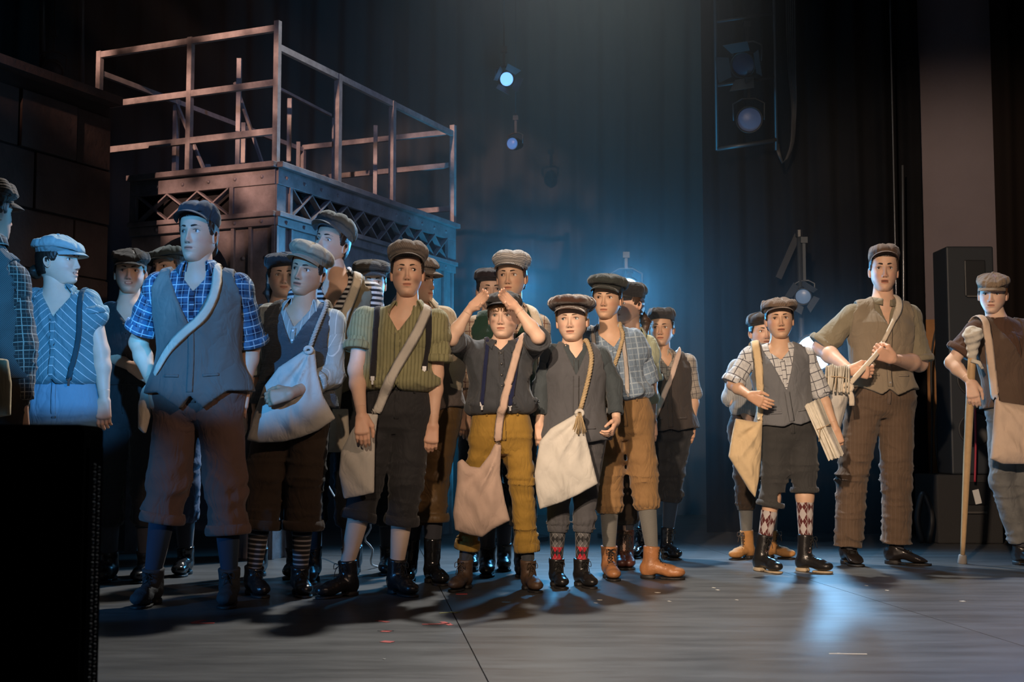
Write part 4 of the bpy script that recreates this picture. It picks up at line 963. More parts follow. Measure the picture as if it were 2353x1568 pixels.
# left scenery wall of large blocks
c0 = np.array([-1.455, 7.80]); a1 = np.array([-2.297, 1])/2.505; a2 = np.array([.4375, 1])/1.0915
def left_wall():
    W1 = np.array([X(236, 7.6), 7.6]); d = -a2; L = 3.4; H = 2.72; n = np.array([a2[1], -a2[0]]); br = simple('painted_stone', (.045, .027, .023), .85, bump=.5, bscale=14, var=.35, vscale=4)
    R = np.array([[d[0], d[1], 0], [n[0], n[1], 0], [0, 0, 1.]]); m = MB(); c = W1+d*L/2-n*.06; m.box((c[0], c[1], H/2), (L, .10, H), R); w_ = m.build('wall_left', simple('stone_joint', (.03, .02, .018), .95)); struct(w_)
    rs = random.Random(4); z = .01; row = 0
    while z < H-.1:
        h = .33; x = -.2*(row % 2)
        while x < L:
            wdt = rs.uniform(.42, .62); x0, x1 = max(x, 0), min(x+wdt, L)
            if x1-x0 > .08:
                q = W1+d*((x0+x1)/2)-n*.006+n*rs.uniform(-.006, .010); m = MB(); m.box((q[0], q[1], z+h/2), (x1-x0-.012, .03, min(h, H-z)-.012), R); m.build('stone_block', br, w_, bevel=.004)
            x += wdt
        z += h; row += 1
    m = MB(); c = W1+d*L/2; m.box((c[0], c[1], H+.025), (L+.02, .16, .05), R); m.build('coping', br, w_)
left_wall()
# ------------------------------------------------------------------ the iron tower
def tower():
    Zt = 2.40; T3 = lambda u, v, z: np.array([*(c0+a1*u+a2*v), z])
    base = T3(.7, 1.2, 0); o = thing('scaffold_tower', base, 'riveted iron-look scenery tower with lattice girder and railings, behind the group', 'tower')
    iron = simple('painted_iron', (.22, .20, .21), .55, bump=.25, bscale=25, var=.4, vscale=7); dk = simple('dark_inside', (.012, .012, .014), .95); rail = simple('rail_iron', (.36, .33, .33), .5, var=.3, vscale=16)
    U1 = np.array([*a1, 0]); U2 = np.array([*a2, 0]); L1, L2 = 1.40, 2.46; Lf = 1.10   # left face stops short: the shadow edge on its fascia put into the shape
    n1, n2 = -U2, -U1    # outward normals of the left and right faces
    def bar(name, p, q, wx, wy, up=(0, 0, 1), mat=rail, par=o): m = MB(); m.bar(p, q, wx, wy, up); return m.build(name, mat, par)
    R1 = np.array([U1, n1, (0, 0, 1.)]); R2 = np.array([U2, n2, (0, 0, 1.)])
    def plank(name, u0, u1, z0, z1, face, out=0., th=.03, mat=iron, par=o):
        U, n, R, v0 = (U1, n1, R1, 0) if face == 1 else (U2, n2, R2, 0); c = T3(0, 0, 0)+U*(u0+u1)/2+n*(out+th/2); m = MB(); m.box((c[0], c[1], (z0+z1)/2), (u1-u0, th, z1-z0), R); return m.build(name, mat, par, bevel=.003)
    m = MB(); c = T3(Lf/2, L2/2, Zt-.06); m.box(c, (Lf-.04, L2-.04, .10), np.array([U1, U2, (0, 0, 1.)])); m.build('deck', dk, o)
    for f, L in ((1, Lf), (2, L2)):
        plank('top_ledge', -.03, L, Zt-.015, Zt+.02, f, .0, .07); plank('top_band', -.015, L, Zt-.115, Zt-.015, f, .0, .03)
        plank('middle_ledge', -.02, L, Zt-.315, Zt-.285, f, .0, .05); plank('lower_band', -.015, L, Zt-.37, Zt-.315, f, .0, .03)
        e = .30 if f == 1 else .12
        plank('end_plate', -.015, e, Zt-.285, Zt-.115, f, -.005, .025)
        plank('girder_back', e, L, Zt-.285, Zt-.115, f, -.05, .01, dk)
        if f == 1: plank('edge_plate', L-.05, L, Zt-.285, Zt-.115, f)
        else: plank('edge_plate', L-.14, L, Zt-.285, Zt-.115, f)
        plank('upright_strip', e-.01, e+.02, Zt-.285, Zt-.115, f, .0, .035)
        U, n = (U1, n1) if f == 1 else (U2, n2); x = e+.03; st = .235 if f == 1 else .215; end = L-.05 if f == 1 else L-.15
        while x+st*.6 < end:
            A = T3(0, 0, 0)+U*x+n*.012; z0, z1 = Zt-.283, Zt-.117; w2 = min(st, end-x)
            for s_ in (0, 1):
                p = A+U*(0 if s_ else w2)+np.array([0, 0, z0]); q = A+U*(w2 if s_ else 0)+np.array([0, 0, z1]); p2 = p+n*(.006*s_); q2 = q+n*(.006*s_); m = MB(); m.bar(p2, q2, .010, .040, n); m.build('lattice_bar', iron, o)
            x += st
        for k in range(int(L/.20)):                      # rivets
            for z in (Zt-.065, Zt-.342):
                c = T3(0, 0, 0)+U*(.08+.2*k)+n*.030+np.array([0, 0, z]); V, F, A_ = revolve(c, c+n, [(0, .013), (.004, .012), (.009, .007), (.010, .0005)], 10, ref=(0, 0, 1.)); obj('rivet', V, F, iron, o)
    # lower panels with an arched opening
    def panel(f, u0, u1, z1, arch=None, mat=iron):
        U, n = (U1, n1) if f == 1 else (U2, n2); O = T3(0, 0, 0)
        if arch is None:
            A = [(u0, 0), (u1, 0), (u1, z1), (u0, z1)]; polys = [A]
        else:
            cx, r, zc = arch; arc = [(cx+r*math.cos(t), zc+r*math.sin(t)) for t in np.linspace(0, math.pi, 19)]
            polys = [[(u0, 0), (cx-r, 0), (cx-r, zc), (cx-r, z1), (u0, z1)], [(cx+r, 0), (u1, 0), (u1, z1), (cx+r, z1), (cx+r, zc)]]
            for i in range(18): polys.append([arc[i], (arc[i][0], z1), (arc[i+1][0], z1), arc[i+1]])
        m = MB()
        for pl in polys:
            k = len(pl); V = [O+U*x+n*.0+np.array([0, 0, z]) for x, z in pl]+[O+U*x-n*.03+np.array([0, 0, z]) for x, z in pl]
            m.add(V, [tuple(range(k)), tuple(range(k, 2*k))[::-1]]+[(i, (i+1) % k, k+(i+1) % k, k+i) for i in range(k)])
        m.build('face_panel', mat, o)
    panel(1, -.01, Lf, Zt-.37, (.66, .34, 1.67)); panel(2, -.01, L2, Zt-.37, (1.30, .72, 1.25))
    for f, us in ((1, (0, .17, .30)), (2, (0.0, .16, .50, L2-.36, L2-.18, L2-.03))):
        for u in us: plank('panel_strip', u-.012, u+.012, 0, Zt-.37, f, .0, .022)
        U, n = (U1, n1) if f == 1 else (U2, n2)
        for u in us[:2] if f == 1 else us[1:3]:
            for z in np.arange(.3, 2.0, .22):
                c = T3(0, 0, 0)+U*(u+.06)+n*.001+np.array([0, 0, z]); V, F, A_ = revolve(c, c+n, [(0, .014), (.004, .013), (.010, .007), (.011, .0005)], 10, ref=(0, 0, 1.)); obj('rivet', V, F, iron, o)
    m = MB(); m.box(T3(Lf/2, L2/2+.15, 1.0)+U2*.9, (Lf, .03, 2.0), np.array([U1, U2, (0, 0, 1.)])); m.build('back_panel', dk, o)
    # railings
    h = .035
    def post(u, v, z1, z0=Zt, s_=h): bar('post', T3(u, v, z0), T3(u, v, z1), s_, s_, (U1[0], U1[1], 0))
    z3 = 3.285
    for u in (0, .66, L1): post(u, 0, z3+.01 if u else z3+.03, Zt if u < 1.1 else Zt+.35)
    for z in (z3-.015, z3-.36, z3-.665): bar('rail', T3(0, 0, z), T3(L1, 0, z), .03, .04)
    for v in (.72, 1.47, L2): post(0, v, 3.17 if v < 2 else 3.22, Zt, .04)
    bar('rail', T3(0, 0, 3.15), T3(0, L2, 3.15), .03, .04); bar('rail', T3(L1, 0, 3.15), T3(L1, L2, 3.15), .03, .035)
    for v in (.80, L2): post(L1, v, 3.17, Zt-.0, .035)
    for z in (3.17, 2.90, 2.55): bar('rail', T3(0, L2, z), T3(L1, L2, z), .03, .04)
    for px, Y, zt in ((535, 8.6, 3.32), (548, 9.1, 3.0), (655, 9.0, 3.15), (677, 10.2, 3.12), (760, 9.67, 3.18), (857, 9.9, 3.18), (466, 8.3, 2.52), (606, 8.4, 2.52)):
        x = X(px, Y); bar('inner_post', np.array([x, Y, Zt]), np.array([x, Y, zt]), .03, .03, (1, 0, 0))
    for (p, q) in (((400, 225, 9.1), (470, 392, 8.9)), ((540, 190, 9.0), (606, 385, 8.9)), ((640, 203, 8.9), (760, 265, 9.6))): bar('brace', P(*p), P(*q), .02, .02)
tower()
# ------------------------------------------------------------------ stage lighting and gear
met = simple('black_metal', (.02, .021, .023), .45, .3); gal = simple('galvanised_pipe', (.09, .10, .11), .45, .7); bdoor = simple('barn_door', (.10, .11, .12), .5, .4)
def fixture(px, py, Y, aim, label, r=.085, L=.24, emit=None, yoke=True, doors=True, clamp=.14, roll=0., hang=None):
    c = P(px, py, Y); d = nrm(aim); o = thing('stage_lamp', c, label, 'stage lamp'); x = nrm(np.cross(d, (0, 0, 1.))); z = np.cross(x, d)
    prof = [(-L, .001), (-L, r*.55), (-L*.85, r*.75), (-L*.45, r*.8), (-L*.4, r), (-.015, r*1.02), (0, r*1.05), (.002, r*.92), (-.02, r*.88)]
    V, F, A = revolve(c, c+d, prof, 28, ref=z); obj('housing', V, F, met, o)
    V, F, A = revolve(c, c+d, [(-.018, r*.9), (-.008, r*.6), (-.004, r*.3), (-.003, .001)], 28, ref=z); obj('lens', V, F, simple('lens_%d' % int((emit or [0, 0])[1]*10), (.15, .2, .3), .35, emit=emit) if emit else simple('lens_dark', (.02, .035, .07), .35), o)
    if doors:
        for k in range(4):
            a = k*math.pi/2+roll; u = math.cos(a)*x+math.sin(a)*z; v = -math.sin(a)*x+math.cos(a)*z; b0 = c+u*r*1.02; e = b0+u*r*.75+d*r*.9; m = MB(); w0, w1 = r*.75, r*1.0
            q = [b0-v*w0, b0+v*w0, e+v*w1, e-v*w1]; nn = nrm(np.cross(q[1]-q[0], q[2]-q[0]))*.002; m.add([*q, *[s_+nn for s_ in q]], [(0, 1, 2, 3), (7, 6, 5, 4), (0, 4, 5, 1), (1, 5, 6, 2), (2, 6, 7, 3), (3, 7, 4, 0)]); m.build('barn_door', bdoor, o)
    if yoke:
        m = MB(); cc = c-d*L*.45; m.tube(np.array([cc-x*r*1.15, cc-x*r*1.2+np.array([0, 0, r*1.3]), cc-x*r*.5+np.array([0, 0, r*1.7]), cc+x*r*.5+np.array([0, 0, r*1.7]), cc+x*r*1.2+np.array([0, 0, r*1.3]), cc+x*r*1.15]), .008, 6); m.build('yoke', gal, o, smooth=True)
        m = MB(); m.bar(cc+np.array([0, 0, r*1.7]), cc+np.array([0, 0, r*1.7+clamp]), .022, .022); m.box(cc+np.array([0, 0, r*1.7+clamp]), (.05, .05, .045)); m.build('clamp', gal, o)
    if hang:
        q = c-d*L*.45; m = MB(); m.tube(np.array([q+np.array([0, 0, r*1.7+clamp]), np.array([q[0], q[1], 6.9])]), .006, 6); m.build('hanger', simple('black_cable', (.02, .02, .022), .5), o, smooth=True)
    return o
fixture(1165, 182, 10.2, (.25, -1, -.30), 'small lit barn-door lamp hanging high at centre', r=.062, emit=((.18, .45, 1), 1.6), roll=.4, hang=1)
fixture(1176, 330, 11.6, (-.35, -1, -.2), 'dim blue lamp below the lit barn-door lamp', r=.06, emit=((.04, .25, .8), .35), doors=False, hang=1)
fixture(1706, 150, 9.7, (-.5, -.8, -.35), 'upper lamp in the hanging frame at upper right', r=.10)
fixture(1722, 275, 9.6, (-.15, -1, -.2), 'lower round lamp in the hanging frame at upper right', r=.10, emit=((.02, .10, .5), .04), doors=False)
fixture(1845, 682, 9.3, (-.35, -1, -.25), 'lamp on the floor stand, above the glaring one', r=.062, emit=((.10, .25, .45), .18), clamp=.3, roll=.6)
fixture(1871, 812, 9.25, (-.18, -1, -.10), 'glaring blue-white lamp low on the floor stand behind the tall young man', r=.14, emit=((.35, .62, 1), 45), doors=False, yoke=False)
fixture(1442, 668, 9.4, (0.0, -1, -.08), 'lamp on a stand hidden behind the striding boy', r=.10, emit=((.25, .55, 1), 40), doors=False, clamp=.1)
fixture(1182, 652, 9.2, (0.1, -1, -.1), 'lamp on a stand hidden behind the houndstooth cap head', r=.055, emit=((.12, .45, 1), 12), doors=False, yoke=False)
spot('stand_lamp', tuple(P(1871, 812, 9.05)), (2.2, 2, -.6), 70, (.20, .58, 1.0), 120, .5, .12)
spot('hidden_lamp', tuple(P(1442, 668, 9.2)), (.8, 2, -.4), 200, (.12, .52, 1.0), 140, .6, .10)
spot('hidden_lamp', tuple(P(1188, 655, 9.0)), (.2, 2, -.4), 150, (.08, .50, 1.0), 150, .6, .10)
def stand(px, Y, z1, label):
    x = X(px, Y); o = thing('lamp_stand', (x, Y, 0), label, 'stand'); m = MB(); m.tube(np.array([(x, Y, .02), (x, Y, z1)]), .022, 10); m.build('pipe', gal, o, smooth=True); m = MB(); m.tube(np.array([(x, Y, 0), (x, Y, .03)]), .25, 24); m.build('base', met, o, smooth=False)
    m = MB(); m.tube(np.array([(x, Y, z1-.03), (x, Y, z1+.02)]), .03, 10); m.build('pipe_cap', met, o)
stand(1846, 9.42, 2.25, 'vertical pipe stand carrying the two lamps right of centre'); stand(1449, 9.6, 2.0, 'pipe stand behind the striding boy'); stand(1182, 9.35, 1.80, 'pipe stand hidden behind the boy in the green waistcoat')
def hanging_frame():
    Y = 9.8; x0, x1 = X(1656, Y), X(1795, Y); z = [P(0, y, Y)[2] for y in (337, 192, 45, -110)]; o = thing('lamp_ladder', ((x0+x1)/2, Y, z[0]), 'dark hanging pipe frame holding two lamps at upper right', 'frame')
    for x in (x0, x1): m = MB(); m.tube(np.array([(x, Y, z[0]-.03), (x, Y, 6.5)]), .014, 8); m.build('upright', gal, o, smooth=True)
    for i, zz in enumerate(z): m = MB(); m.tube(np.array([(x0, Y, zz-.02), (x1, Y, zz+.05)]), .018 if i == 0 else .012, 8); m.build('rung', gal, o, smooth=True)
    cb = simple('black_cable', (.02, .02, .022), .5)
    for k in range(5):
        m = MB(); pts = [P(1806+k*5, -40, Y), P(1812+k*4, 150, Y-.03*k), P(1820+k*2, 270, Y), P(1812+k, 350, Y), P(1800, 375, Y), P(1788-k*2, 330, Y)]; m.tube(spline(pts, 24), .009, 6); c = m.build('cable', cb, None, smooth=True); c['label'] = 'black cables looping beside the hanging frame at upper right'; c['category'] = 'cable'; c['group'] = 'cables beside the hanging frame'
hanging_frame()
def box_gear():
    Y = 9.0; x0, x1 = X(2150, Y), X(2300, Y); zt = P(0, 1092, Y)[2]; tx = simple('speaker_carpet', (.022, .021, .021), .9, bump=.4, bscale=120)
    o = thing('subwoofer', ((x0+x1)/2, Y+.25, 0), 'black floor speaker cabinet behind the crutch', 'speaker'); m = MB(); m.box(((x0+x1)/2, Y+.25, zt/2), (x1-x0, .5, zt)); m.build('cabinet', tx, o, bevel=.012)
    xh = X(2238, Y); zh = P(0, 1125, Y)[2]; m = MB(); m.box((xh, Y-.004, zh-.03), (.16, .012, .16)); m.build('handle_cup', simple('handle_black', (.008, .008, .008), .4), o, bevel=.01); m = MB(); m.tube(np.array([(xh-.07, Y-.02, zh-.16), (xh+.07, Y-.02, zh-.16)]), .008, 8); m.build('handle', simple('handle_grey', (.14, .13, .12), .4, .5), o)
    m = MB(); m.box((X(2240, Y), Y-.014, P(0, 1142, Y)[2]), (.045, .003, .10), np.array([[.97, 0, .22], [0, 1, 0], [-.22, 0, .97]])); m.build('paper_tag', simple('white_tag', (.6, .58, .55), .8), o)
    Y2 = 9.05; x0, x1 = X(2186, Y2), X(2296, Y2); z0, z1 = zt+.002, P(0, 566, Y2)[2]; o = thing('column_speaker', ((x0+x1)/2, Y2+.15, z0), 'tall dark speaker standing on the floor cabinet beside the pale wall', 'speaker')
    m = MB(); m.box(((x0+x1)/2, Y2+.15, (z0+z1)/2), (x1-x0, .3, z1-z0)); m.build('cabinet', simple('speaker_black', (.016, .020, .026), .6), o, bevel=.012); zc = P(0, 640, Y2)[2]
    m = MB(); m.box(((x0+x1)/2+.03, Y2-.006, zc), (.15, .014, .26)); m.build('horn_cover', simple('horn_black', (.010, .011, .013), .5), o, bevel=.008); m = MB(); m.box(((x0+x1)/2+.03, Y2-.016, zc-.13), (.13, .01, .012)); m.build('bracket', simple('handle_grey', (.14, .13, .12), .4, .5), o)
    for r_, zz in ((.12, z1-.95), (.12, z1-1.3)):
        V, F, A = revolve(((x0+x1)/2, Y2, zz), ((x0+x1)/2, Y2-1, zz), [(-.001, r_), (.010, r_), (.010, r_*.9), (.002, r_*.8), (.004, .001)], 28, ref=(0, 0, 1.)); obj('driver', V, F, simple('cone_black', (.02, .02, .022), .6), o)
box_gear()
cb = simple('black_cable', (.02, .02, .022), .5); rc = simple('red_cable', (.35, .02, .04), .5)
for k, (pts, mt, lb) in enumerate([([(2160, 1088), (2152, 1000), (2164, 905), (2150, 830), (2166, 760), (2158, 712)], cb, 'black cable hanging on the wood wall, top end by the pale wall'), ([(2178, 1088), (2172, 1030), (2182, 960), (2160, 930), (2150, 990), (2158, 1088)], cb, 'looped black cable on the wood wall'),
    ([(2140, 1215), (2142, 980), (2150, 760), (2168, 705)], simple('dark_rope', (.03, .028, .027), .8), 'dark line down the left edge of the wood wall'), ([(2240, 1108), (2242, 1000), (2241, 940)], rc, 'red cable beside the wooden crutch'), ([(2120, 1248), (2108, 1190), (2122, 1135), (2140, 1185), (2132, 1249)], cb, 'coiled black cable on the floor left of the floor cabinet'), ([(2175, 890), (2170, 940), (2182, 1000), (2168, 1060), (2176, 1088)], cb, 'black cable hanging nearest the tall speaker')]):
    m = MB(); m.tube(spline([P(a, b, 9.75 if k not in (3, 4) else 8.9) for a, b in pts], 30), .008 if k != 4 else .022, 6); tag(m.build('cable', mt, None, smooth=True), lb, 'cable')
m = MB(); m.tube(np.array([P(2044, -60, 9.5), P(2059, 660, 9.5), P(2068, 1200, 9.5)]), .006, 6); tag(m.build('steel_line', simple('steel_wire', (.30, .31, .33), .35, .8), None, smooth=True), 'thin taut steel line in front of the black leg curtain', 'cable')
m = MB(); m.tube(np.array([P(2074, 380, 9.6), P(2076, 620, 9.6), P(2078, 1228, 9.6)]), .008, 6); tag(m.build('steel_line', simple('steel_wire', (0, 0, 0)), None, smooth=True), 'thin pole beside the taut steel line', 'pole')
m = MB(); m.bar(P(1832, 540, 9.9), P(1788, 640, 9.9), .05, .03, (0, 1, 0)); tag(m.build('brace_beam', met), 'diagonal pipe brace above the floor lamp stand', 'brace')
for px, y1, lb in ((187, 190, 'vertical pipe above the left wall nearest the tower'), (97, 160, 'vertical pipe above the left wall nearest the left edge')):
    m = MB(); m.tube(np.array([P(px, -80, 9.5), P(px, y1, 9.5)]), .024, 8); tag(m.build('pipe', gal, None, smooth=True), lb, 'pipe')
fixture(120, 165, 9.4, (.3, -1, -.5), 'unlit lamp above the left scenery wall', r=.08, doors=False, hang=1)
m = MB(); pts = [(842, 1178), (852, 1215), (838, 1240), (856, 1262), (852, 1290), (866, 1310)]; m.tube(spline([P(740, 1090, 8.34), P(775, 1150, 8.0), P(815, 1172, 7.5)]+[P(a, b, 7.2) for a, b in pts[:-1]]+[G(870, 1304)], 60), .006, 6); tag(m.build('cable', simple('pale_cable', (.5, .5, .5), .3), None, smooth=True), 'thin shiny cable dangling behind the legs of the olive shirt girl', 'cable')
# ------------------------------------------------------------------ black box at the front edge
def front_box():
    F = np.array([X(192, 2.70), 2.70]); Bk = np.array([X(238, 3.08), 3.08]); dd = (Bk-F)/np.linalg.norm(Bk-F); ll = np.array([-dd[1], dd[0]]); dp = np.linalg.norm(Bk-F); wd = .60
    zt = P(0, 978, 2.85)[2]; R = np.array([[-ll[0], -ll[1], 0], [dd[0], dd[1], 0], [0, 0, 1.]]); c = F+ll*wd/2+dd*dp/2; bk = simple('front_black', (.0015, .0015, .0015), 1., spec=0.); o = thing('stage_monitor', (c[0], c[1], 0), 'large black speaker cabinet in the near left corner', 'speaker')
    m = MB(); m.box((c[0], c[1], zt/2), (wd, dp, zt), R); m.build('cabinet', bk, o, bevel=.012)
    q = F+dd*dp*.5; nn = np.array([-ll[0], -ll[1], 0]); m = MB(); m.box((q[0]+nn[0]*.002, q[1]+nn[1]*.002, zt/2), (.008, dp*.7, zt-.1), R); g = m.build('grille', simple('grille_black', (.0012, .0012, .0015), 1., spec=0.), o); m = MB()
    for i in range(38):
        for s_ in (-1, 1):
            p = np.array([q[0], q[1], 0])+np.array([dd[0], dd[1], 0])*s_*.045+nn*.006+np.array([0, 0, zt-.09-i*.0165-(.008 if s_ > 0 else 0)]); V, F_, A = revolve(p, p+nn, [(0, .006), (.003, .0055), (.004, .004), (.002, .0005)], 8, ref=(0, 0, 1.)); m.add(V, [tuple(f) for f in F_])
    s = m.build('perforation', simple('grille_glint', (.03, .035, .04), .3, .6), g); s['kind'] = 'stuff'
front_box()
# ------------------------------------------------------------------ marks and litter on the floor
def tape(name, quads, mat, label, cat='tape mark', group=None):
    m = MB(); cc = None
    for a, b, w_ in quads:
        p, q = G(*a), G(*b); cc = p if cc is None else cc; d = nrm(q-p); x = np.array([-d[1], d[0], 0])*w_/2; V = [p-x, q-x, q+x, p+x]; V = [v+np.array([0, 0, .0002]) for v in V]+[v+np.array([0, 0, .0014]) for v in V]
        m.add(V, [(0, 3, 2, 1), (4, 5, 6, 7), (0, 1, 5, 4), (1, 2, 6, 5), (2, 3, 7, 6), (3, 0, 4, 7)])
    o = obj(name, np.concatenate(m.V), m.F, mat, None, smooth=False, origin=cc); return tag(o, label, cat, group)
red = simple('red_tape', (.62, .06, .045), .5); yel = simple('yellow_tape', (.55, .55, .12), .5); whi = simple('pale_scrap', (.6, .58, .52), .7); dkt = simple('black_tape', (.015, .015, .015), .5)
tape('tape_mark', [((440, 1433), (492, 1433), .024), ((442, 1432), (468, 1426), .028)], red, 'red angled tape mark nearest the black cabinet')
tape('tape_mark', [((866, 1427), (892, 1431), .022)], red, 'faded red tape scrap, uppermost of the column right of it'); tape('tape_mark', [((878, 1451), (898, 1452), .04)], red, 'red tape square in the middle of the short column')
tape('tape_mark', [((878, 1475), (902, 1477), .034)], red, 'red tape square lowest on the floor'); tape('tape_mark', [((868, 1450), (906, 1450), .022)], dkt, 'black tape strip under the middle red square')
tape('tape_mark', [((970, 1436), (1036, 1434), .024), ((1016, 1430), (1036, 1438), .022)], red, 'long red tape arrow beside the floor seam'); tape('tape_mark', [((1048, 1366), (1074, 1366), .03)], red, 'red tape scrap in the shade before the boy with raised hands')
tape('tape_mark', [((1010, 1410), (1058, 1407), .012), ((1036, 1407), (1050, 1410), .014)], yel, 'yellow green tape scrap at the top of the floor seam'); tape('tape_mark', [((1155, 1384), (1172, 1385), .018)], simple('blue_tape', (.1, .25, .5), .5), 'small blue tape scrap before the boy with raised hands')
for px, py, w_ in ((1508, 1362, .02), (1646, 1356, .012), (1375, 1379, .015), (1366, 1386, .008), (2209, 1382, .022), (1637, 1351, .008), (1470, 1274, .008), (2035, 1357, .010), (1690, 1379, .006), (640, 1424, .006), (1988, 1346, .006), (1925, 1502, .006), (1535, 1382, .008), (880, 1515, .006)):
    tape('confetti', [((px, py), (px+6, py+1), w_)], whi, 'tiny pale scrap lying on the dark stage floor', 'litter', 'pale scraps scattered on the floor')
tape('scratch', [((1905, 1503), (1992, 1504), .008)], whi, 'long thin pale scratch on the floor near the lower right', 'floor mark')
# ------------------------------------------------------------------ haze behind the group
def haze():
    m = bpy.data.materials.new('stage_haze'); m.use_nodes = True; nt = m.node_tree; nt.nodes.clear(); out = nt.nodes.new('ShaderNodeOutputMaterial'); v = nt.nodes.new('ShaderNodeVolumeScatter'); v.inputs['Density'].default_value = .026; v.inputs['Anisotropy'].default_value = .25; v.inputs['Color'].default_value = (.9, .95, 1, 1)
    nt.links.new(v.outputs[0], out.inputs['Volume']); b = MB(); b.box((-1.9, 10.4, 3.4), (8.8, 4.2, 7.0)); o = b.build('haze', m); tag(o, 'thin blue-lit stage haze hanging behind the group', 'haze', kind='stuff')
haze()

# ------------------------------------------------------------------ the cast
lace_b = simple('lace_black', (.012, .011, .01), .8); lace_br = simple('lace_brown', (.08, .05, .03), .8)
bk_leather = simple('black_leather', (.014, .013, .013), .28, bump=.25, bscale=45, spec=.6)
bk_patent = simple('black_patent', (.012, .012, .013), .16, bump=.15, bscale=25, spec=.7)
br_leather = simple('brown_scuffed_leather', (.085, .05, .03), .5, bump=.3, var=.35, vscale=25)
tan_leather = simple('tan_leather', (.34, .15, .06), .42, bump=.25, var=.3, vscale=14)
sole_tan = simple('sole_tan', (.45, .36, .24), .6)
canvas = cloth('cream_canvas', (.62, .54, .43), fold=.35, rough=.85); canvas_w = cloth('white_canvas', (.60, .58, .53), fold=.35, rough=.8)
canvas_y = cloth('yellowish_canvas', (.62, .47, .28), fold=.4, rough=.85); canvas_pink = cloth('pinkish_canvas', (.56, .41, .33), fold=.3, rough=.85)
canvas_g = cloth('grey_canvas', (.50, .47, .42), fold=.35); ropem = simple('hemp_rope', (.50, .38, .22), .9, bump=.5, bscale=300, var=.2, vscale=60)
HB = dict(col=(.022, .014, .010)); HBr = dict(col=(.055, .03, .018))
EB = dict(iris=(.07, .035, .02), brow=(.025, .016, .012)); EL = dict(iris=(.12, .14, .15), brow=(.12, .075, .045))
wh_thread = simple('newspaper_edge', (.55, .53, .48), .9)

# --- young boy with raised hands
p13 = Person('young boy shading his eyes with both hands, charcoal shirt and mustard trousers', 6.2, 1.42, x=1152, hc=(1157, 728), neck=(1152, 797), sa=(1072, 800), sb=(1220, 800, .03), ea=(1036, 780, -.16), eb=(1237, 775, -.16),
  wa=(1083, 706, -.17), wb=(1184, 704, -.17), ta=(1134, 664, -.25), tb=(1132, 660, -.26), ka=(1092, 1115), kb=(1198, 1115), na=(1067, 1305, .04), nb=(1215, 1308), fa=-22, fb=18, hs=(1.0, 1.0), skin='pale',
  handa=dict(thumb=(.3, -.3, -1), curl=.12), handb=dict(thumb=(-.3, -.3, -1), curl=.12), head=dict(yaw=-9, gaze=(-.15, 0)), hair=dict(col=(.20, .11, .05), fringe=.03), eyes=dict(iris=(.12, .12, .1), brow=(.16, .09, .05)),
  cap=dict(mat=cloth('black_wool', (.02, .02, .022)), kind='flat', pitch=9, lift=.004), dirt=[(-.04, -.03, .012), (.05, -.05, .015)])
p13.shirt(cloth('charcoal_cotton', (.052, .059, .070), rough=.8, var=.25), sl=(.93, .9), loose=.020, blouse=.020, sr=1.15, vn=.95, vw=.03, fold=.011, btn=(.02, .02, .02), bottom=.22)
p13.trousers(cloth('mustard_corduroy', (.33, .195, .035), 'cord', rough=.8, var=.25), 'cuff', .78, .80, r=(.093, .072, .068, .066), fold=.011)
p13.socks(cloth('charcoal_cotton', (0, 0, 0))); p13.shoes(br_leather, .17, lace=lace_br)
p13.braces(cloth('navy_webbing', (.012, .018, .06)), [(1120, 796), (1113, 860), (1107, 932)], [(1190, 790), (1184, 860), (1172, 934)])
bag('dusty pink cloth bag of the boy shading his eyes, hanging at knee height', [(1137, 1020), (1152, 1022), (1149, 1090), (1160, 1150), (1172, 1197), (1132, 1217), (1108, 1235), (1075, 1229), (1046, 1219), (1041, 1180), (1050, 1110), (1051, 1062), (1062, 1055), (1080, 1072), (1102, 1075), (1125, 1045)], 6.0, canvas_pink, (1144, 1022), th=.045, folds=.013, nf=7, strap=[(1195, 782), (1183, 830), (1172, 870), (1160, 915), (1148, 966), (1144, 1012)], person=p13)

# --- small boy in the brown velvet cap
p14 = Person('small boy in a brown velvet cap and long grey waistcoat, with argyle socks', 6.36, 1.42, x=1320, face=-8, hc=(1314, 736), neck=(1314, 798), sa=(1266, 812), sb=(1378, 815), ea=(1243, 890), eb=(1409, 882), wa=(1240, 975, -.04), wb=(1417, 968, -.06),
  ta=(1249, 1078, -.08), tb=(1388, 1030, -.16), ka=(1285, 1120), kb=(1346, 1122), na=(1279, 1292), nb=(1336, 1290), fa=12, fb=22, skin='pale', hs=(1.04, 1.0), handb=dict(thumb=(-.2, -1, .2), curl=.45), handa=dict(curl=.3),
  head=dict(yaw=-10, roll=-2, gaze=(-.3, .1), op=.35), hair=dict(col=(.16, .09, .04), fringe=.006), eyes=EL, cap=dict(mat=cloth('brown_velvet', (.050, .022, .014), sheen=.6, fold=.8), kind='newsboy', puff=1.12, pitch=7, tilt=2))
p14.shirt(cloth('slate_cotton', (.055, .07, .08), rough=.8), sl=(1.75, 1.8), neck=None, vn=.93, vw=.025, bottom=.0, sr=.95, vested=True)
p14.vest(cloth('grey_wool', (.096, .100, .112), wscale=700, bump=.5), tv=.72, side=-.06, point=-.10, vw=.06, nb=6, btn=(.16, .15, .15), off=.022)
p14.trousers(cloth('grey_wool_trousers', (.080, .080, .088)), 'knicker', .60, .60, r=(.094, .078, .074, .068))
arg1 = cloth('red_grey_argyle', (.022, .022, .024), 'argyle2', (.42, .015, .03), (.35, .33, .33), period=.070, fold=.1)
p14.socks(arg1); p14.shoes(bk_leather, .16, lace=lace_b)
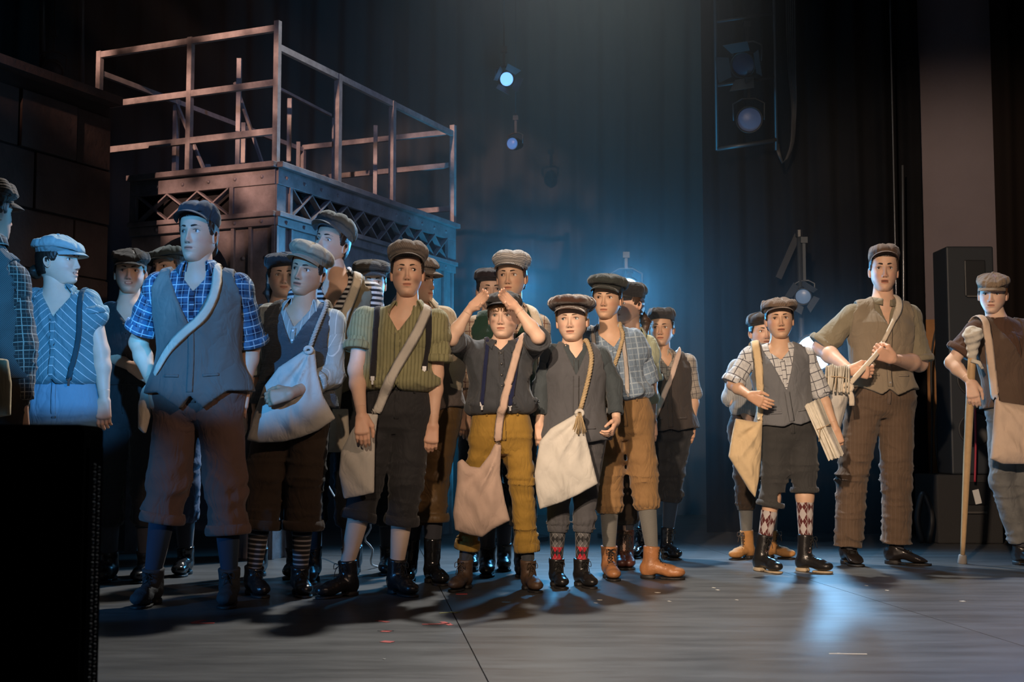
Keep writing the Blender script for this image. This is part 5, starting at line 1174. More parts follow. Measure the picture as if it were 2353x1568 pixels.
bag('white cloth bag on a thick rope, on the small boy in the velvet cap', [(1322, 952), (1338, 956), (1347, 1005), (1374, 1112), (1330, 1137), (1290, 1155), (1240, 1171), (1232, 1130), (1228, 1090), (1240, 1015), (1265, 985)], 6.14, canvas_w, (1331, 950), th=.03, folds=.010, nf=6, strap=[(1350, 788), (1359, 815), (1356, 850), (1346, 895), (1334, 940)], person=p14, rope=.011, ropemat=ropem)

# --- boy striding in blue shirt
p15 = Person('boy striding wide in a blue short-sleeved shirt, dark green cap and tan knickerbockers', 6.75, 1.57, x=1430, face=-12, hc=(1395, 686), neck=(1398, 758), sa=(1352, 778), sb=(1456, 782), ea=(1340, 870, .1), eb=(1488, 888, .05), wa=(1345, 940, .1), wb=(1461, 938, -.03),
  tb=(1438, 1010, -.02), ta=(1350, 1010, .1), ka=(1400, 1090), kb=(1478, 1088), na=(1400, 1272, -.02), nb=(1499, 1272, -.04), fa=6, fb=72, skin='olive', hs=(.98, 1.0), head=dict(yaw=-16, pitch=-2, roll=2, gaze=(-.2, 0)), hair=dict(style='short', **HB), eyes=EB,
  cap=dict(mat=cloth('dark_green_wool', (.028, .034, .032)), kind='newsboy', puff=1.05, tilt=3, pitch=7))
p15.shirt(cloth('blue_check_cotton', (.17, .235, .32), 'window', (.34, .42, .50), period=.06, rough=.8), sl=(.92, .95), sr=1.35, vn=.88, vw=.05, btn=(.3, .3, .3), blouse=.016, cuff=False)
p15.trousers(cloth('tan_brushed_cotton', (.27, .155, .065), 'cord', rough=.8), 'knicker', .50, .46, r=(.094, .085, .084, .078), fold=.006)
p15.socks(cloth('grey_knit_sock', (.17, .165, .15), 'knit', (.12, .12, .11), period=.004, fold=.1)); p15.shoes(tan_leather, .18, lace=lace_b, toe=1.05)
beige_web = cloth('beige_webbing', (.42, .37, .33)); p15.braces(beige_web, [(1366, 790), (1362, 850), (1366, 905)], [(1432, 784), (1439, 840), (1442, 903)])
bag('pale cloth bag with rope strap hanging behind the small boy in the velvet cap', [(1378, 940), (1394, 944), (1396, 1000), (1386, 1060), (1378, 1105), (1352, 1095), (1356, 1000)], 6.62, canvas_w, (1386, 944), th=.02, strap=[(1434, 768), (1425, 800), (1412, 840), (1398, 890), (1388, 935)], person=p15, rope=.010, ropemat=ropem, tassel=False)

# --- waistcoat and suspenders girl, centre left
p9 = Person('girl in an olive striped shirt and dark suspenders, mouth closed, with pale knee socks', 6.0, 1.62, x=914, face=4, hc=(936, 626), neck=(937, 706), sa=(838, 736), sb=(1003, 742), ea=(818, 850, -.05), eb=(1001, 858), wa=(831, 955, -.23), wb=(995, 975, -.04), ta=(834, 1035, -.27), tb=(985, 1056, -.06),
  ka=(843, 1110), kb=(932, 1112), na=(797, 1300, -.05), nb=(912, 1300, .03), fa=-42, fb=34, skin='light', hs=(.98, 1.08), head=dict(yaw=4, pitch=2, gaze=(.35, .05), smile=.25), hair=dict(style='bun', length=-.05, **HB), eyes=EB, handa=dict(curl=.3), handb=dict(curl=.35), aw=1.05,
  cap=dict(mat=cloth('taupe_rib_cotton', (.16, .135, .12), 'twill', (.11, .09, .08), period=.012), kind='newsboy', puff=.93, pitch=12, lift=.003, band=cloth('taupe_band', (.10, .085, .075))), dirt=[(-.045, -.02, .015), (.045, -.05, .02)])
p9.shirt(cloth('olive_stripe_cotton', (.235, .225, .115), 'stripe_v2', (.12, .115, .06), (.30, .29, .17), period=.016, rough=.82), sl=(.62, .78), sr=1.25, vn=.86, vw=.042, btn=(.12, .09, .05), blouse=.022, loose=.018, fold=.007)
p9.trousers(cloth('black_denim', (.022, .022, .024), rough=.75), 'cuff', .46, .50, r=(.098, .085, .082, .078))
p9.socks(cloth('cream_knee_sock', (.58, .45, .36), fold=.1)); p9.shoes(bk_leather, .17, lace=lace_b, toe=1.05)
p9.braces(cloth('black_webbing', (.016, .015, .018)), [(868, 700), (861, 790), (856, 873)], [(985, 722), (984, 790), (975, 850)], wd=.032)
bag('off-white flat cloth bag of the girl in the olive striped shirt', [(845, 950), (869, 953), (862, 1005), (860, 1133), (830, 1140), (790, 1147), (779, 1090), (783, 1040), (808, 990), (833, 955)], 5.85, canvas_g, (857, 948), th=.022, folds=.006, nf=4, strap=[(984, 705), (968, 745), (938, 800), (909, 848), (885, 900), (865, 948)], person=p9, sw=.048)

# --- girl in knitted vest
p6 = Person('girl with tilted tan cap and blue knitted vest, arm round her bag', 6.0, 1.66, x=676, face=-10, hc=(707, 624), neck=(698, 703), sa=(618, 724, .03), sb=(766, 738), ea=(586, 850, .06), eb=(763, 862, -.02), wa=(592, 950, .02), wb=(668, 905, -.26), ta=(592, 1020), tb=(608, 918, -.27),
  ka=(610, 1090), kb=(700, 1092), na=(583, 1318, .0), nb=(690, 1320, .02), fa=28, fb=18, skin='tan', hs=(1.0, 1.05), head=dict(yaw=-16, roll=11, pitch=1, gaze=(-.25, 0), op=.3), hair=dict(**HB), eyes=EB, handb=dict(thumb=(0, .2, 1), curl=.5),
  cap=dict(mat=cloth('tan_canvas_cap', (.30, .245, .17)), kind='newsboy', puff=1.0, tilt=4, pitch=9, side=.5))
p6.shirt(cloth('pale_blue_stripe_shirt', (.30, .32, .30), 'stripe_v', (.50, .50, .46), period=.03, rough=.8), sl=(1.2, 1.45), vn=.86, vw=.045, sr=1.1, btn=(.6, .6, .6), vested=True)
p6.vest(cloth('blue_grey_knit', (.075, .085, .095), 'knit', (.045, .05, .06), period=.006, bump=.8), tv=.66, side=.02, point=.02, vw=.075, nb=0, placket=False, off=.024)
p6.trousers(cloth('dark_brown_twill', (.045, .030, .020)), 'cuff', .55, .55, r=(.100, .098, .096, .092))
p6.socks(cloth('striped_sock', (.02, .02, .022), 'bands', (.30, .28, .27), period=.022, fold=.05)); p6.shoes(bk_leather, .13, lace=lace_b)
bag('grey-white cloth bag on a twisted rope, held by the girl in the knitted vest', [(700, 805), (724, 803), (728, 850), (742, 909), (771, 962), (731, 990), (690, 1006), (650, 1016), (596, 1018), (567, 1012), (585, 950), (606, 890), (640, 845)], 5.83, canvas_g, (711, 806), th=.035, folds=.010, nf=8, strap=[(751, 700), (741, 724), (731, 748), (719, 778), (711, 802)], person=p6, rope=.010, ropemat=simple('pale_rope', (.40, .38, .34), .9, bump=.5, bscale=300), tassel=False)

# --- tall one in the plaid shirt
p4 = Person('tall youth in a blue plaid shirt and grey waistcoat, hands in pockets', 5.65, 1.75, x=458, face=-4, hc=(455, 538), neck=(458, 618), sa=(362, 658), sb=(551, 660), ea=(318, 788, .08), eb=(578, 795, .1), wa=(352, 888, -.04), wb=(562, 890, .02), ta=(372, 955, -.04), tb=(545, 955, .0),
  ka=(386, 1112), kb=(520, 1122), na=(350, 1325), nb=(527, 1320), fa=-6, fb=8, skin='light', hs=(1.0, 1.14), aw=1.05, hw=1.08, bw=1.06, head=dict(yaw=-14, pitch=1, gaze=(-.3, .05)), hair=dict(style='bun', col=(.03, .018, .013), length=-.05), eyes=dict(iris=(.08, .1, .1), brow=(.03, .02, .015), bw=1.15),
  cap=dict(mat=cloth('black_grey_cap', (.030, .034, .042)), kind='flat', puff=.95, pitch=15, lift=.004))
p4.shirt(cloth('blue_plaid_flannel', (.045, .11, .20), 'plaid', (.012, .018, .045), (.42, .50, .55), period=.062, rough=.85), sl=(.80, .98), vn=.93, vw=.035, sr=1.2, btn=(.6, .6, .62), vested=True)
p4.vest(cloth('grey_suit_wool', (.13, .125, .115), wscale=700), tv=.58, side=.02, point=-.13, vw=.095, pw=.05, nb=4, btn=(.25, .22, .18), off=.026)
p4.trousers(cloth('mauve_brown_twill', (.14, .085, .070)), 'cuff', .42, .54, r=(.104, .092, .088, .086), fold=.007, seed=8)
p4.socks(cloth('dark_navy_sock', (.02, .035, .06), fold=.1)); p4.shoes(simple('dark_suede', (.028, .030, .034), .85, bump=.4), .15, lace=lace_b)
bag('cream cloth bag strap and pouch on the hip of the tall youth in plaid', [(338, 880), (352, 905), (345, 960), (334, 1000), (318, 985), (318, 930), (326, 895)], 5.62, canvas, (350, 880), th=.03, folds=.008, nf=4, strap=[(500, 612), (498, 650), (488, 690), (468, 725), (421, 767), (385, 805), (358, 852)], person=p4, sw=.042)

# --- girl in profile, pale blue cap
p1 = Person('laughing girl in profile with a pale flat cap, striped blouse and jeans', 5.8, 1.63, x=142, face=14, hc=(135, 600), neck=(132, 672), sa=(82, 695), sb=(203, 698), ea=(62, 800), eb=(231, 808), wa=(70, 900), wb=(240, 918, -.02), ta=(80, 980), tb=(236, 998, -.04),
  ka=(115, 1110), kb=(180, 1110), skin='pale', aw=1.12, hw=1.05, head=dict(yaw=78, pitch=2, smile=1., op=.6), hair=dict(style='bun', **HB), eyes=EB, hs=(1., .98), handb=dict(curl=.35),
  cap=dict(mat=cloth('pale_blue_cotton_cap', (.30, .40, .42)), kind='flat', puff=1.06, pitch=-4))
p1.shirt(cloth('teal_stripe_blouse', (.10, .22, .26), 'stripe_d', (.60, .66, .66), period=.04, rough=.7), sl=(.28, .28), vn=.84, vw=.055, sr=1.25, btn=(.3, .4, .4), blouse=.016)
p1.trousers(cloth('pale_denim', (.15, .27, .36), rough=.8), 'long', .9, .9, waist=.34, r=(.098, .070, .066, .06)); p1.socks(M_so := cloth('plain_dark_sock', (.05, .05, .06), fold=.1)); p1.shoes(bk_leather, .12)
p1.braces(cloth('teal_webbing', (.02, .06, .08)), None, [(182, 700), (181, 770), (158, 872)])

# --- far left, seen from behind
p0 = Person('person at the left edge seen from behind, checked shirt sleeve and brown cap', 5.3, 1.75, x=-38, away=True, face=0, hc=(-22, 488), neck=(-30, 560), sa=(34, 640), sb=(-110, 640), ea=(52, 790), wa=(48, 930), ta=(44, 1010), eb=(-130, 800), wb=(-125, 930), ka=(-5, 1110), kb=(-80, 1110), skin='light',
  head=dict(yaw=150), hair=dict(**HBr), hi=False, cap=dict(mat=cloth('brown_knit_cap', (.12, .085, .065), 'knit', (.06, .045, .035), period=.008), kind='newsboy', puff=.86))
p0.shirt(cloth('dark_check_flannel', (.035, .03, .028), 'window', (.36, .30, .24), (.20, .17, .14), period=.034), sl=(1.92, 1.9), sr=1.05, neck='collar', vn=1.2, vested=True); p0.vest(cloth('grey_diagonal_wool', (.12, .115, .11), 'twill', (.05, .048, .046), period=.009), nb=0, placket=False, tv=.6)
p0.trousers(cloth('dark_brown_twill', (0, 0, 0)), 'long', .9, .9); p0.socks(M_so); p0.shoes(bk_leather, .12)
bag('tan cloth bag at the left edge under the checked sleeve', [(-40, 820), (18, 826), (26, 880), (24, 955), (-40, 965)], 5.14, canvas_y, (-5, 822), th=.03)

# --- dark smiling girl
p2 = Person('smiling girl in shadow with dark cap and dark top, behind the tall youth in plaid', 6.6, 1.70, x=300, face=8, hc=(299, 626), neck=(296, 700), sa=(256, 724), sb=(352, 726), ea=(250, 815), wa=(300, 842, -.2), ta=(345, 868, -.22), skin='light', hi=False, head=dict(yaw=12, smile=1, op=.5), hair=dict(style='pony', **HB), eyes=EB,
  cap=dict(mat=cloth('black_wool', (0, 0, 0)), kind='flat', puff=1.05))
dk = cloth('black_cotton', (.022, .022, .024)); p2.shirt(dk, sl=(.7, .7), neck=None, vn=.9, buttons=False); p2.trousers(dk, 'knicker', .5, .5); p2.socks(M_so); p2.shoes(bk_leather, .15)
p3 = Person('person with a dark teal cap, face half hidden behind the plaid shoulder', 6.9, 1.70, x=392, hc=(388, 618), skin='pale', hi=False, head=dict(yaw=-28, roll=-8), hair=dict(**HBr), eyes=EB, cap=dict(mat=cloth('teal_grey_cap', (.05, .075, .085)), kind='flat', puff=1.12, pitch=4))
p3.shirt(dk, sl=(1.5, 1.5)); p3.trousers(cloth('blue_denim_dark', (.06, .08, .14)), 'knicker', .5, .5); p3.socks(M_so); p3.shoes(bk_patent, .15)
p5 = Person('smiling girl with a black beret behind the knitted vest shoulder', 6.8, 1.70, x=640, hc=(650, 636), neck=(642, 706), sa=(600, 728), sb=(700, 728), skin='pale', hi=False, head=dict(yaw=14, smile=.7, gaze=(.3, 0)), hair=dict(style='long', **HB), eyes=EB, cap=dict(mat=cloth('black_wool', (0, 0, 0)), kind='beret', puff=.95, tilt=-6))
p5.shirt(dk, sl=(1.8, 1.8), neck=None, vn=1.0); p5.trousers(dk, 'knicker', .55, .55); p5.socks(M_so); p5.shoes(bk_leather, .15)
p7 = Person('tall girl in black and white striped shirt looking down her nose under a grey cap', 6.55, 1.83, x=765, face=-8, hc=(762, 560), neck=(776, 638), sa=(690, 682), sb=(850, 672), ea=(680, 800), eb=(868, 790, .1), skin='light', head=dict(yaw=-26, pitch=10, roll=9, gaze=(-.2, -.35)), hair=dict(**HB), eyes=EB, hs=(1.02, 1.08),
  cap=dict(mat=cloth('blue_grey_felt_cap', (.13, .155, .17)), kind='newsboy', puff=.92, pitch=15, lift=.004, tilt=2))
p7.shirt(cloth('bw_stripe_jersey', (.60, .58, .56), 'stripe_h', (.018, .018, .022), period=.026, rough=.8), sl=(1.6, 1.6), vn=.80, vw=.055, sr=1.1, vested=True); p7.vest(cloth('khaki_vest', (.18, .15, .10)), tv=.5, nb=3)
p7.trousers(dk, 'knicker', .55, .55); p7.socks(M_so); p7.shoes(bk_leather, .16, lace=lace_b)
bag('cream strap bag hidden behind the girl in the olive shirt, on the striped shirt', [(760, 940), (800, 940), (805, 1040), (755, 1040)], 6.38, canvas, (775, 940), th=.03, strap=[(824, 640), (806, 690), (793, 720), (782, 800), (775, 900)], person=p7, sw=.05)
p8 = Person('person behind with a dark brown knitted cap pulled over the brow', 7.0, 1.67, x=855, hc=(854, 652), skin='pale', hi=False, head=dict(yaw=12), hair=dict(**HB), eyes=EB, cap=dict(mat=cloth('dark_brown_knit', (.055, .045, .035), 'knit', (.03, .025, .02), period=.008), kind='newsboy', puff=1.02))
p8.shirt(dk, sl=(1.5, 1.5)); p8.trousers(dk, 'knicker', .55, .55); p8.socks(M_so); p8.shoes(bk_leather, .15)
p10 = Person('person turned away with grey-brown waistcoat and loose cream sleeve', 6.5, 1.62, x=985, face=35, hc=(960, 648), neck=(975, 712), sa=(930, 738, .06), sb=(1022, 728), eb=(1036, 840), wb=(1024, 955, -.04), tb=(1014, 1040, -.05), ka=(960, 1110), kb=(997, 1110), na=(940, 1290, .05), nb=(994, 1290), fb=25, skin='light', hi=False, head=dict(yaw=55), hair=dict(style='pony', **HBr), eyes=EB,
  cap=dict(mat=cloth('taupe_rib_cotton', (0, 0, 0)), kind='newsboy', puff=.92))
p10.shirt(cloth('cream_cotton', (.52, .44, .32)), sl=(1.35, 1.55), sr=1.4, loose=.02, vested=True); p10.vest(cloth('grey_brown_suiting', (.13, .105, .095)), nb=0, placket=False, side=.05)
p10.trousers(cloth('bronze_satin', (.13, .075, .03), rough=.45), 'cuff', .5, .5, r=(.10, .085, .08, .076)); p10.socks(M_so); p10.shoes(bk_patent, .24)
p11 = Person('person in a dark beret, face half hidden behind the checked white cap', 7.2, 1.62, x=1122, hc=(1128, 668), skin='light', hi=False, head=dict(yaw=5), hair=dict(**HB), eyes=EB, cap=dict(mat=cloth('dark_plum_wool', (.030, .022, .026)), kind='beret', puff=.95))
p11.shirt(dk, sl=(1.5, 1.5)); p11.trousers(dk, 'knicker', .55, .55); p11.socks(M_so); p11.shoes(bk_leather, .15)
p12 = Person('boy in a white houndstooth cap, green waistcoat and tan checked shirt', 6.9, 1.71, x=1160, face=-4, hc=(1175, 636), neck=(1176, 710), sa=(1090, 750), sb=(1238, 746), ea=(1078, 850, .1), eb=(1255, 850, .1), skin='olive', hs=(1.02, 1.06), head=dict(yaw=-12, gaze=(-.35, 0)), hair=dict(**HBr), eyes=EB,
  cap=dict(mat=cloth('white_houndstooth', (.62, .60, .58), 'houndstooth', (.17, .16, .17), period=.008), kind='newsboy', puff=.96, pitch=9, band=cloth('houndstooth_band', (.28, .27, .27))))
p12.shirt(cloth('tan_check_shirt', (.42, .33, .24), 'window', (.16, .08, .06), (.55, .46, .36), period=.05), sl=(1.5, 1.5), vn=.82, sr=1.1, vested=True); p12.vest(cloth('bottle_green_velvet', (.012, .040, .026), sheen=.3), tv=.6, nb=3)
p12.trousers(dk, 'knicker', .55, .55); p12.socks(M_so); p12.shoes(bk_leather, .15, lace=lace_b)
bag('cream strap bag on the boy in the green waistcoat, behind the raised arms', [(1215, 930), (1250, 930), (1255, 1020), (1212, 1020)], 6.95, canvas, (1230, 930), th=.03, strap=[(1222, 708), (1236, 740), (1240, 800), (1236, 900)], person=p12, sw=.05)
p16 = Person('person in a dark cap and pale green shirt looking away behind the blue shirt', 7.3, 1.57, x=1440, face=-25, hc=(1443, 700), neck=(1450, 765), sa=(1410, 790), sb=(1488, 796), eb=(1496, 880), ka=(1425, 1100), kb=(1440, 1095), skin='light', hi=False, head=dict(yaw=-50), hair=dict(style='pony', **HBr), eyes=EB, cap=dict(mat=cloth('black_wool', (0, 0, 0)), kind='newsboy', puff=.95))
p16.shirt(cloth('pale_green_cotton', (.36, .38, .26)), sl=(.95, .95), sr=1.2); p16.trousers(cloth('dark_brown_twill', (0, 0, 0)), 'knicker', .6, .6); p16.socks(M_so); p16.shoes(simple('oxblood_leather', (.09, .03, .02), .4), .24, lace=lace_br)
# --- dark waistcoat girl
p17 = Person('girl in a dark waistcoat and checked shirt, standing right of the blue shirt', 7.9, 1.53, x=1534, face=-4, hc=(1520, 755), neck=(1520, 812), sa=(1481, 830), sb=(1580, 832), ea=(1480, 905), eb=(1594, 905), wa=(1482, 960), wb=(1591, 975, -.03), tb=(1575, 1040, -.05), ta=(1482, 1020), ka=(1512, 1085), kb=(1548, 1085), na=(1472, 1245, .05), nb=(1533, 1240), fa=-28, fb=20, skin='tan',
  head=dict(yaw=-12, gaze=(-.2, 0)), hair=dict(style='bun', **HB), eyes=EB, cap=dict(mat=cloth('charcoal_cap', (.035, .033, .035)), kind='beret', puff=.88, pitch=6))
p17.shirt(cloth('tan_check_shirt2', (.30, .26, .22), 'window', (.10, .09, .09), (.40, .36, .3), period=.04), sl=(1.0, 1.05), vn=.90, vw=.03, sr=1.05, vested=True); p17.vest(cloth('dark_brown_suiting', (.050, .040, .036)), tv=.62, side=-.02, point=-.06, nb=4)
p17.trousers(cloth('black_denim', (0, 0, 0)), 'knicker', .45, .45); p17.socks(cloth('dark_navy_sock', (0, 0, 0))); p17.shoes(bk_patent, .21, lace=lace_b)
bag('cream and tan cloth bag on the girl in the dark waistcoat', [(1478, 985), (1498, 990), (1494, 1030), (1488, 1062), (1472, 1040), (1462, 1010), (1462, 975)], 7.72, canvas_pink, (1490, 990), th=.03, strap=[(1560, 812), (1545, 860), (1527, 905), (1508, 950), (1494, 985)], person=p17, sw=.036)
# --- behind the grey waistcoat
p18 = Person('child in a dark beret peering from behind the grey waistcoat, tan boots', 7.85, 1.47, x=1730, face=0, hc=(1752, 764), neck=(1745, 818), sa=(1694, 845), sb=(1790, 845), ea=(1680, 915, .03), wa=(1712, 955, -.08), ta=(1745, 985, -.14), ka=(1712, 1095), kb=(1770, 1095), na=(1716, 1250), nb=(1772, 1245, .05), fa=-50, fb=55, skin='light', head=dict(yaw=6, gaze=(.3, 0)), hair=dict(**HB), eyes=EB,
  cap=dict(mat=cloth('dark_brown_beret', (.028, .020, .016)), kind='beret', puff=.95, tilt=-8))
p18.shirt(cloth('grey_stripe_shirt', (.34, .34, .33), 'stripe_v', (.2, .2, .2), period=.012), sl=(1.15, 1.15), sr=1.15); p18.trousers(cloth('dark_brown_twill', (0, 0, 0)), 'knicker', .5, .5); p18.socks(cloth('grey_knit_sock', (0, 0, 0))); p18.shoes(simple('camel_suede', (.42, .20, .06), .8, bump=.3, var=.2), .20, lace=lace_br)
# --- grey waistcoat kid
p19 = Person('child in a grey waistcoat and white checked shirt with a bundle of newspapers', 7.1, 1.50, x=1808, face=-2, hc=(1791, 734), neck=(1790, 792), sa=(1722, 818), sb=(1852, 818), ea=(1684, 884, -.02), eb=(1884, 900, .02), wa=(1722, 910, -.16), wb=(1920, 985, -.04), ta=(1772, 935, -.22), tb=(1931, 1040, -.06), ka=(1783, 1085), kb=(1848, 1075), na=(1750, 1285), nb=(1852, 1282, -.02), fa=30, fb=50,
  skin='olive', hs=(1.0, 1.0), head=dict(yaw=-7, roll=-2, gaze=(-.2, .05), op=.5), hair=dict(fringe=.003, **HB), eyes=EB, handa=dict(thumb=(.3, -.3, .9), curl=.15, spread=.15), handb=dict(curl=.6),
  cap=dict(mat=cloth('brown_tweed_cap', (.15, .105, .075), 'twill', (.10, .07, .055), period=.01), kind='flat', puff=1.12, pitch=10))
p19.shirt(cloth('white_check_shirt', (.52, .53, .54), 'window', (.09, .09, .11), (.36, .37, .40), period=.048), sl=(1.0, 1.12), vn=.93, vw=.04, neck=None, sr=1.15, vested=True)
p19.vest(cloth('mid_grey_suiting', (.142, .148, .160), wscale=800), tv=.50, side=.08, point=.03, vw=.085, nb=4, btn=(.12, .11, .11), off=.022)
p19.trousers(cloth('charcoal_twill', (.040, .040, .040)), 'cuff', .40, .28, r=(.100, .090, .084, .078), cuff_w=.03)
arg2 = cloth('maroon_argyle', (.085, .018, .018), 'argyle', (.42, .38, .37), (.42, .38, .37), period=.052, fold=.05)
p19.socks(arg2, top=dict(a=.075, b=0)); p19.shoes(bk_leather, .23, lace=lace_b, sole=sole_tan)
bag('yellowish canvas bag hanging low at the side of the grey waistcoat child', [(1690, 962), (1738, 970), (1752, 964), (1749, 1040), (1744, 1100), (1735, 1144), (1722, 1128), (1674, 1050), (1682, 1000)], 7.02, canvas_y, (1745, 966), th=.045, folds=.010, nf=5, strap=[(1736, 792), (1742, 830), (1745, 880), (1747, 930), (1746, 960)], person=p19, sw=.05)
# --- leading young man
p20 = Person('tall young man in a khaki waistcoat and rolled sleeves, gripping his strap', 7.5, 1.84, x=2024, face=-6, hc=(2031, 620), neck=(2028, 690), sa=(1957, 724), sb=(2092, 726, .02), ea=(1886, 800, .02), eb=(2112, 836, .0), wa=(1955, 852, -.26), wb=(2052, 826, -.27), ta=(1998, 856, -.30), tb=(2012, 808, -.29), ka=(1958, 1105), kb=(2060, 1105), na=(1949, 1268), nb=(2062, 1262), fa=5, fb=58,
  skin='light', bw=1.04, aw=1.22, hs=(1.02, 1.16), head=dict(yaw=-12, roll=2, gaze=(-.2, .1), op=.9), hair=dict(col=(.045, .028, .018), length=-.045), eyes=dict(bw=1.3, **EB), handa=dict(thumb=(.2, -.4, 1), curl=.8, thcurl=.5), handb=dict(thumb=(-.2, -.5, 1), curl=1.15, thcurl=.6, size=1.05),
  cap=dict(mat=cloth('brown_wool_cap', (.095, .060, .042)), kind='flat', puff=.93, pitch=17, tilt=-2, lift=.004))
kh = cloth('khaki_cotton_shirt', (.215, .185, .125), rough=.8)
p20.shirt(kh, sl=(.97, .97), neck='band', vn=.84, vw=.026, sr=1.28, fold=.006, vested=True); p20.vest(cloth('khaki_waistcoat', (.235, .190, .135), wscale=600), tv=.84, side=.12, point=.03, vw=.05, pw=.045, nb=4, btn=(.30, .26, .2), off=.020)
p20.trousers(cloth('brown_pinstripe_wool', (.105, .068, .044), 'stripe_v', (.13, .09, .065), period=.02), 'long', .93, .93, r=(.104, .084, .082, .082), fold=.012); p20.socks(M_so); p20.shoes(simple('polished_black_leather', (.016, .013, .012), .25, spec=.6), .09, lace=lace_b, kind='shoe')
# --- crutch
p21 = Person('youth leaning on a wooden crutch, brown waistcoat and grey jeans', 7.45, 1.71, x=2330, face=-14, hc=(2281, 676), neck=(2290, 734), sa=(2240, 760, -.04), sb=(2366, 764, .06), ea=(2186, 834, -.02), wa=(2231, 878, -.14), ta=(2241, 938, -.18), eb=(2390, 850, .1), ka=(2302, 1105), kb=(2352, 1110), na=(2348, 1262), nb=(2385, 1262), fa=20, fb=10,
  skin='pale', head=dict(yaw=-26, pitch=-5, roll=3, gaze=(-.2, -.2)), hair=dict(col=(.22, .10, .05)), eyes=dict(iris=(.14, .16, .16), brow=(.25, .14, .08)), handa=dict(thumb=(.9, -.4, 0), curl=.35), cap=dict(mat=cloth('tan_twill_cap', (.24, .175, .12), 'twill', (.20, .15, .105), period=.008), kind='flat', puff=1.0, pitch=-3))
p21.shirt(cloth('brown_jersey', (.085, .045, .030)), sl=(.70, .8), neck=None, vn=1.2, sr=1.15, buttons=False, vested=True); p21.vest(cloth('brown_heather_wool', (.105, .068, .048), wscale=500, bump=.6), tv=.60, side=.06, point=.03, vw=.08, nb=0, off=.024)
p21.trousers(cloth('grey_acid_denim', (.13, .13, .125), var=.5), 'long', .9, .9, r=(.092, .071, .068, .062), fold=.008); p21.socks(M_so); p21.shoes(bk_leather, .11)
bag('large cream canvas bag at the right edge below the brown waistcoat', [(2287, 915), (2300, 924), (2353, 932), (2410, 930), (2412, 1070), (2353, 1067), (2304, 1067), (2276, 1055), (2281, 1000)], 7.24, cloth('peach_canvas', (.62, .47, .36), fold=.3), (2289, 918), th=.05, folds=.008, nf=5, strap=[(2267, 742), (2272, 790), (2279, 850), (2286, 910)], person=p21, sw=.05)

# ------------------------------------------------------------------ things in hands
def crutch():
    wood = simple('pale_crutch_wood', (.52, .34, .17), .5, var=.12, vscale=18, bump=.1); Yc = 7.28
    top = P(2236, 768, Yc-.02); tip = G(2211, 1296); tip[2] = .0; d = nrm(tip-top)
    o = thing('crutch', tip, 'pale wooden crutch with bandaged top under the arm of the youth at right', 'crutch'); m = MB(); L = np.linalg.norm(tip-top)
    ts = np.linspace(.10, L-.05, 14); m.tube(np.array([top+d*t for t in ts]), [.021+.003*math.sin(t*3)-.006*(t/L)**2 for t in ts], 12); m.build('shaft', wood, o, smooth=True)
    m = MB(); m.tube(np.array([tip-d*.055, tip-d*.05, tip-d*.008, tip-d*.0]), [.016, .0225, .027, .026], 14); m.build('rubber_tip', simple('grey_rubber', (.20, .18, .16), .8), o, smooth=True)
    gz = cloth('gauze_bandage', (.60, .56, .48), fold=.6)
    def fn(p):
        D = ellip(p, top-d*.0, (.052, .045, .040)); D = smin(D, rcone(p, top+d*.01, top+d*.15, .045, .022), .03); q = (p-top.astype(np.float32))@d.astype(np.float32); return D+.003*np.sin(q*150+(p[:, 0]-top[0])*60)+.002*sines(p, 90, 3)
    V, F = nets(fn, top-.09, top+np.array([.09, .09, .07])*1., .006) if False else nets(fn, np.minimum(top, top+d*.2)-.07, np.maximum(top, top+d*.2)+.07, .006)
    obj('bandage_pad', V, F, gz, o, {'cl': V}); m = MB()
    e = top+d*.15
    m2 = ribbon(np.array([e+np.array([-.01, -.02, .0]), e+np.array([.03, -.03, -.015]), e+np.array([.05, -.03, -.05])]), np.array([(0, -1., 0)]*3), [.03, .028, .02], .004); obj('bandage_end', m2[0], m2[1], gz, o, {'cl': m2[2]})
crutch()
paper = simple('newsprint', (.74, .69, .58), .9, var=.18, vscale=30); paper2 = simple('newsprint_grey', (.64, .60, .51), .9, var=.15, vscale=40); twine = simple('twine', (.45, .33, .2), .9)
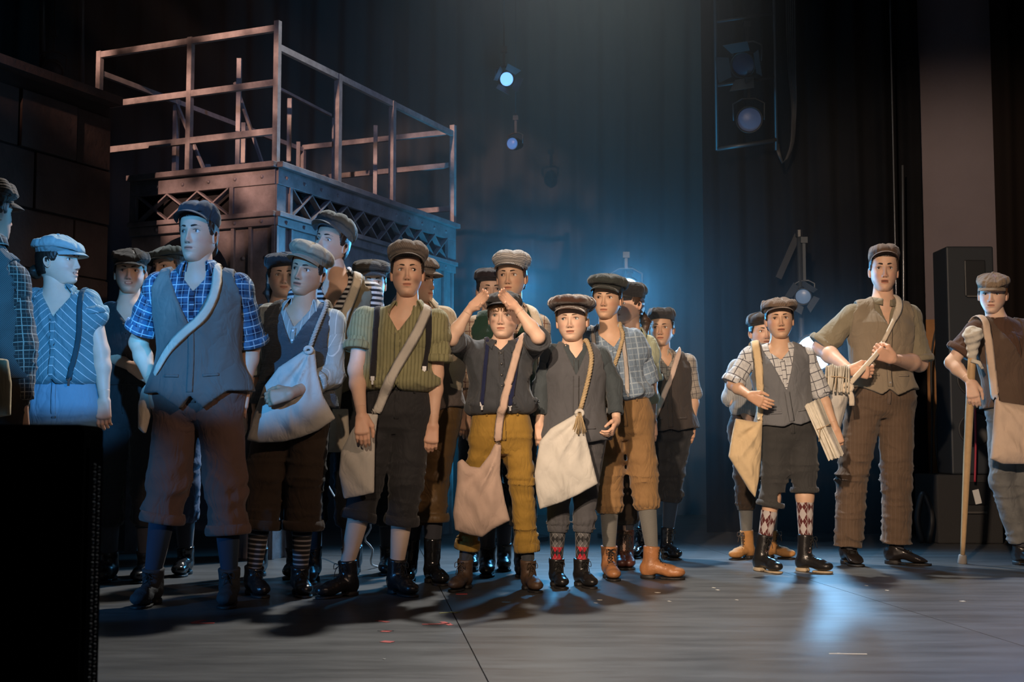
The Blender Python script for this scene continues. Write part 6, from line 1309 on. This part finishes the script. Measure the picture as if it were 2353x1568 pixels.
def bundle(label, top, bot, wd, th, n, seed, Y, name='newspaper_bundle', side=(1, 0, 0)):
    a = P(top[0], top[1], Y); b = P(bot[0], bot[1], Y-.02); d = nrm(b-a); L = np.linalg.norm(b-a); x = nrm(np.array(side)-d*(np.array(side)@d)); z = np.cross(x, d); rs = np.random.RandomState(seed)
    o = thing(name, b, label, 'newspapers')
    for i in range(n):                           # each folded paper: a curved sheet pair
        off = (i-(n-1)/2)*th/n; e0, e1 = rs.rand(2)*.008; q = np.linspace(-1, 1, 9); V = []; bw = .010*math.sin(i*1.3)
        for t in (-e0, L*.5, L+e1):
            for sd in (-1, 1):
                for u in q: V.append(a+d*(t+.004*math.sin(u*5+i))+x*(off+sd*th/n*.49*(1-u**4*.25)+bw*(t/L))+z*(u*wd/2*(1-.02*i)+.003*math.sin(i*2.)))
        F = []; m = 9
        for k in range(2):
            for sd in range(2):
                o_ = (k*2+sd)*m; o2 = ((k+1)*2+sd)*m; F += [(o_+j, o_+j+1, o2+j+1, o2+j) for j in range(m-1)]
        for k in range(2):
            for j in (0, m-1): F += [(k*2*m+j, (k*2+1)*m+j, ((k+1)*2+1)*m+j, (k+1)*2*m+j)]
        for k in (0, 2): F += [(k*2*m+j, k*2*m+j+1, (k*2+1)*m+j+1, (k*2+1)*m+j) for j in range(m-1)]
        obj('newspaper', np.array(V), F, paper if i % 2 else paper2, o)
    for t in (.45,):
        c = a+d*L*t; pts = [c+x*math.cos(s_)*(th/2+.006)+z*math.sin(s_)*(wd/2+.004) for s_ in np.linspace(0, 2*np.pi, 25)]; m = MB(); m.tube(np.array(pts), .003, 6); m.tube(np.array([pts[18], pts[18]+np.array([-.01, -.01, -.07])]), .003, 5); m.build('string', twine, o, smooth=True)
    return o
bundle('tied bundle of newspapers held low by the child in the grey waistcoat', (1868, 926), (1922, 1050), .125, .062, 9, 2, 6.96, side=(.8, -.5, .3))
bundle('stack of folded newspapers sticking out of a bag at the tall young man\'s hip', (1926, 848), (1922, 905), .16, .13, 12, 5, 7.22, side=(.95, -.3, 0))
bag('greyish canvas bag stuffed with newspapers at the tall young man\'s hip', [(1897, 880), (1948, 884), (1952, 900), (1940, 950), (1926, 1000), (1915, 1000), (1900, 940)], 7.24, canvas_g, (1942, 888), th=.07, folds=.010, nf=4)
def held_strap():
    """the young man's bag strap, from his shoulder through both fists to the bag"""
    W, g = p20.path([(2070, 702), (2058, 728), (2043, 760), (2030, 785)], .010, 16)
    A = W[-1]; B = P(2016, 812, 7.5-.30); Cc = P(1975, 858, 7.5-.31); D = P(1944, 892, 7.18)
    W2 = spline([A, B, Cc, D], 20); g2_ = np.array([(0, -1., 0)]*len(W2)); W = np.concatenate([W, W2[1:]]); g = np.concatenate([g, g2_[1:]])
    for _ in range(3): g[1:-1] = g[1:-1]*.5+(g[:-2]+g[2:])*.25
    wd = np.r_[np.full(16+14, .045), np.full(6, .045)][:len(W)]; wd = np.interp(np.arange(len(W)), [0, 25, 29, len(W)-1], [.046, .046, .026, .034])
    V, F, A2 = ribbon(W, g, wd, .005); c = W[-1]; o = thing('bag_strap', (c[0], c[1], c[2]), 'cream cloth shoulder strap gripped in both fists of the tall young man', 'strap'); obj('webbing', V, F, canvas, o, {'cl': A2})
    kb = MB()
    for j in range(3): kb.tube(D+np.array([[math.cos(x+j)*.028, -.006*j-.01, math.sin(x+j)*.020] for x in np.linspace(0, 5.8, 12)]), .013, 7)
    kb.build('knot', canvas, o, smooth=True)
    V, F, A2 = ribbon(spline([D+np.array([0, -.02, 0]), D+np.array([.02, -.03, -.04]), D+np.array([.025, -.03, -.10])], 8), np.array([(0, -1., 0)]*8), .035, .005); obj('loose_end', V, F, canvas, o, {'cl': A2})
held_strap()
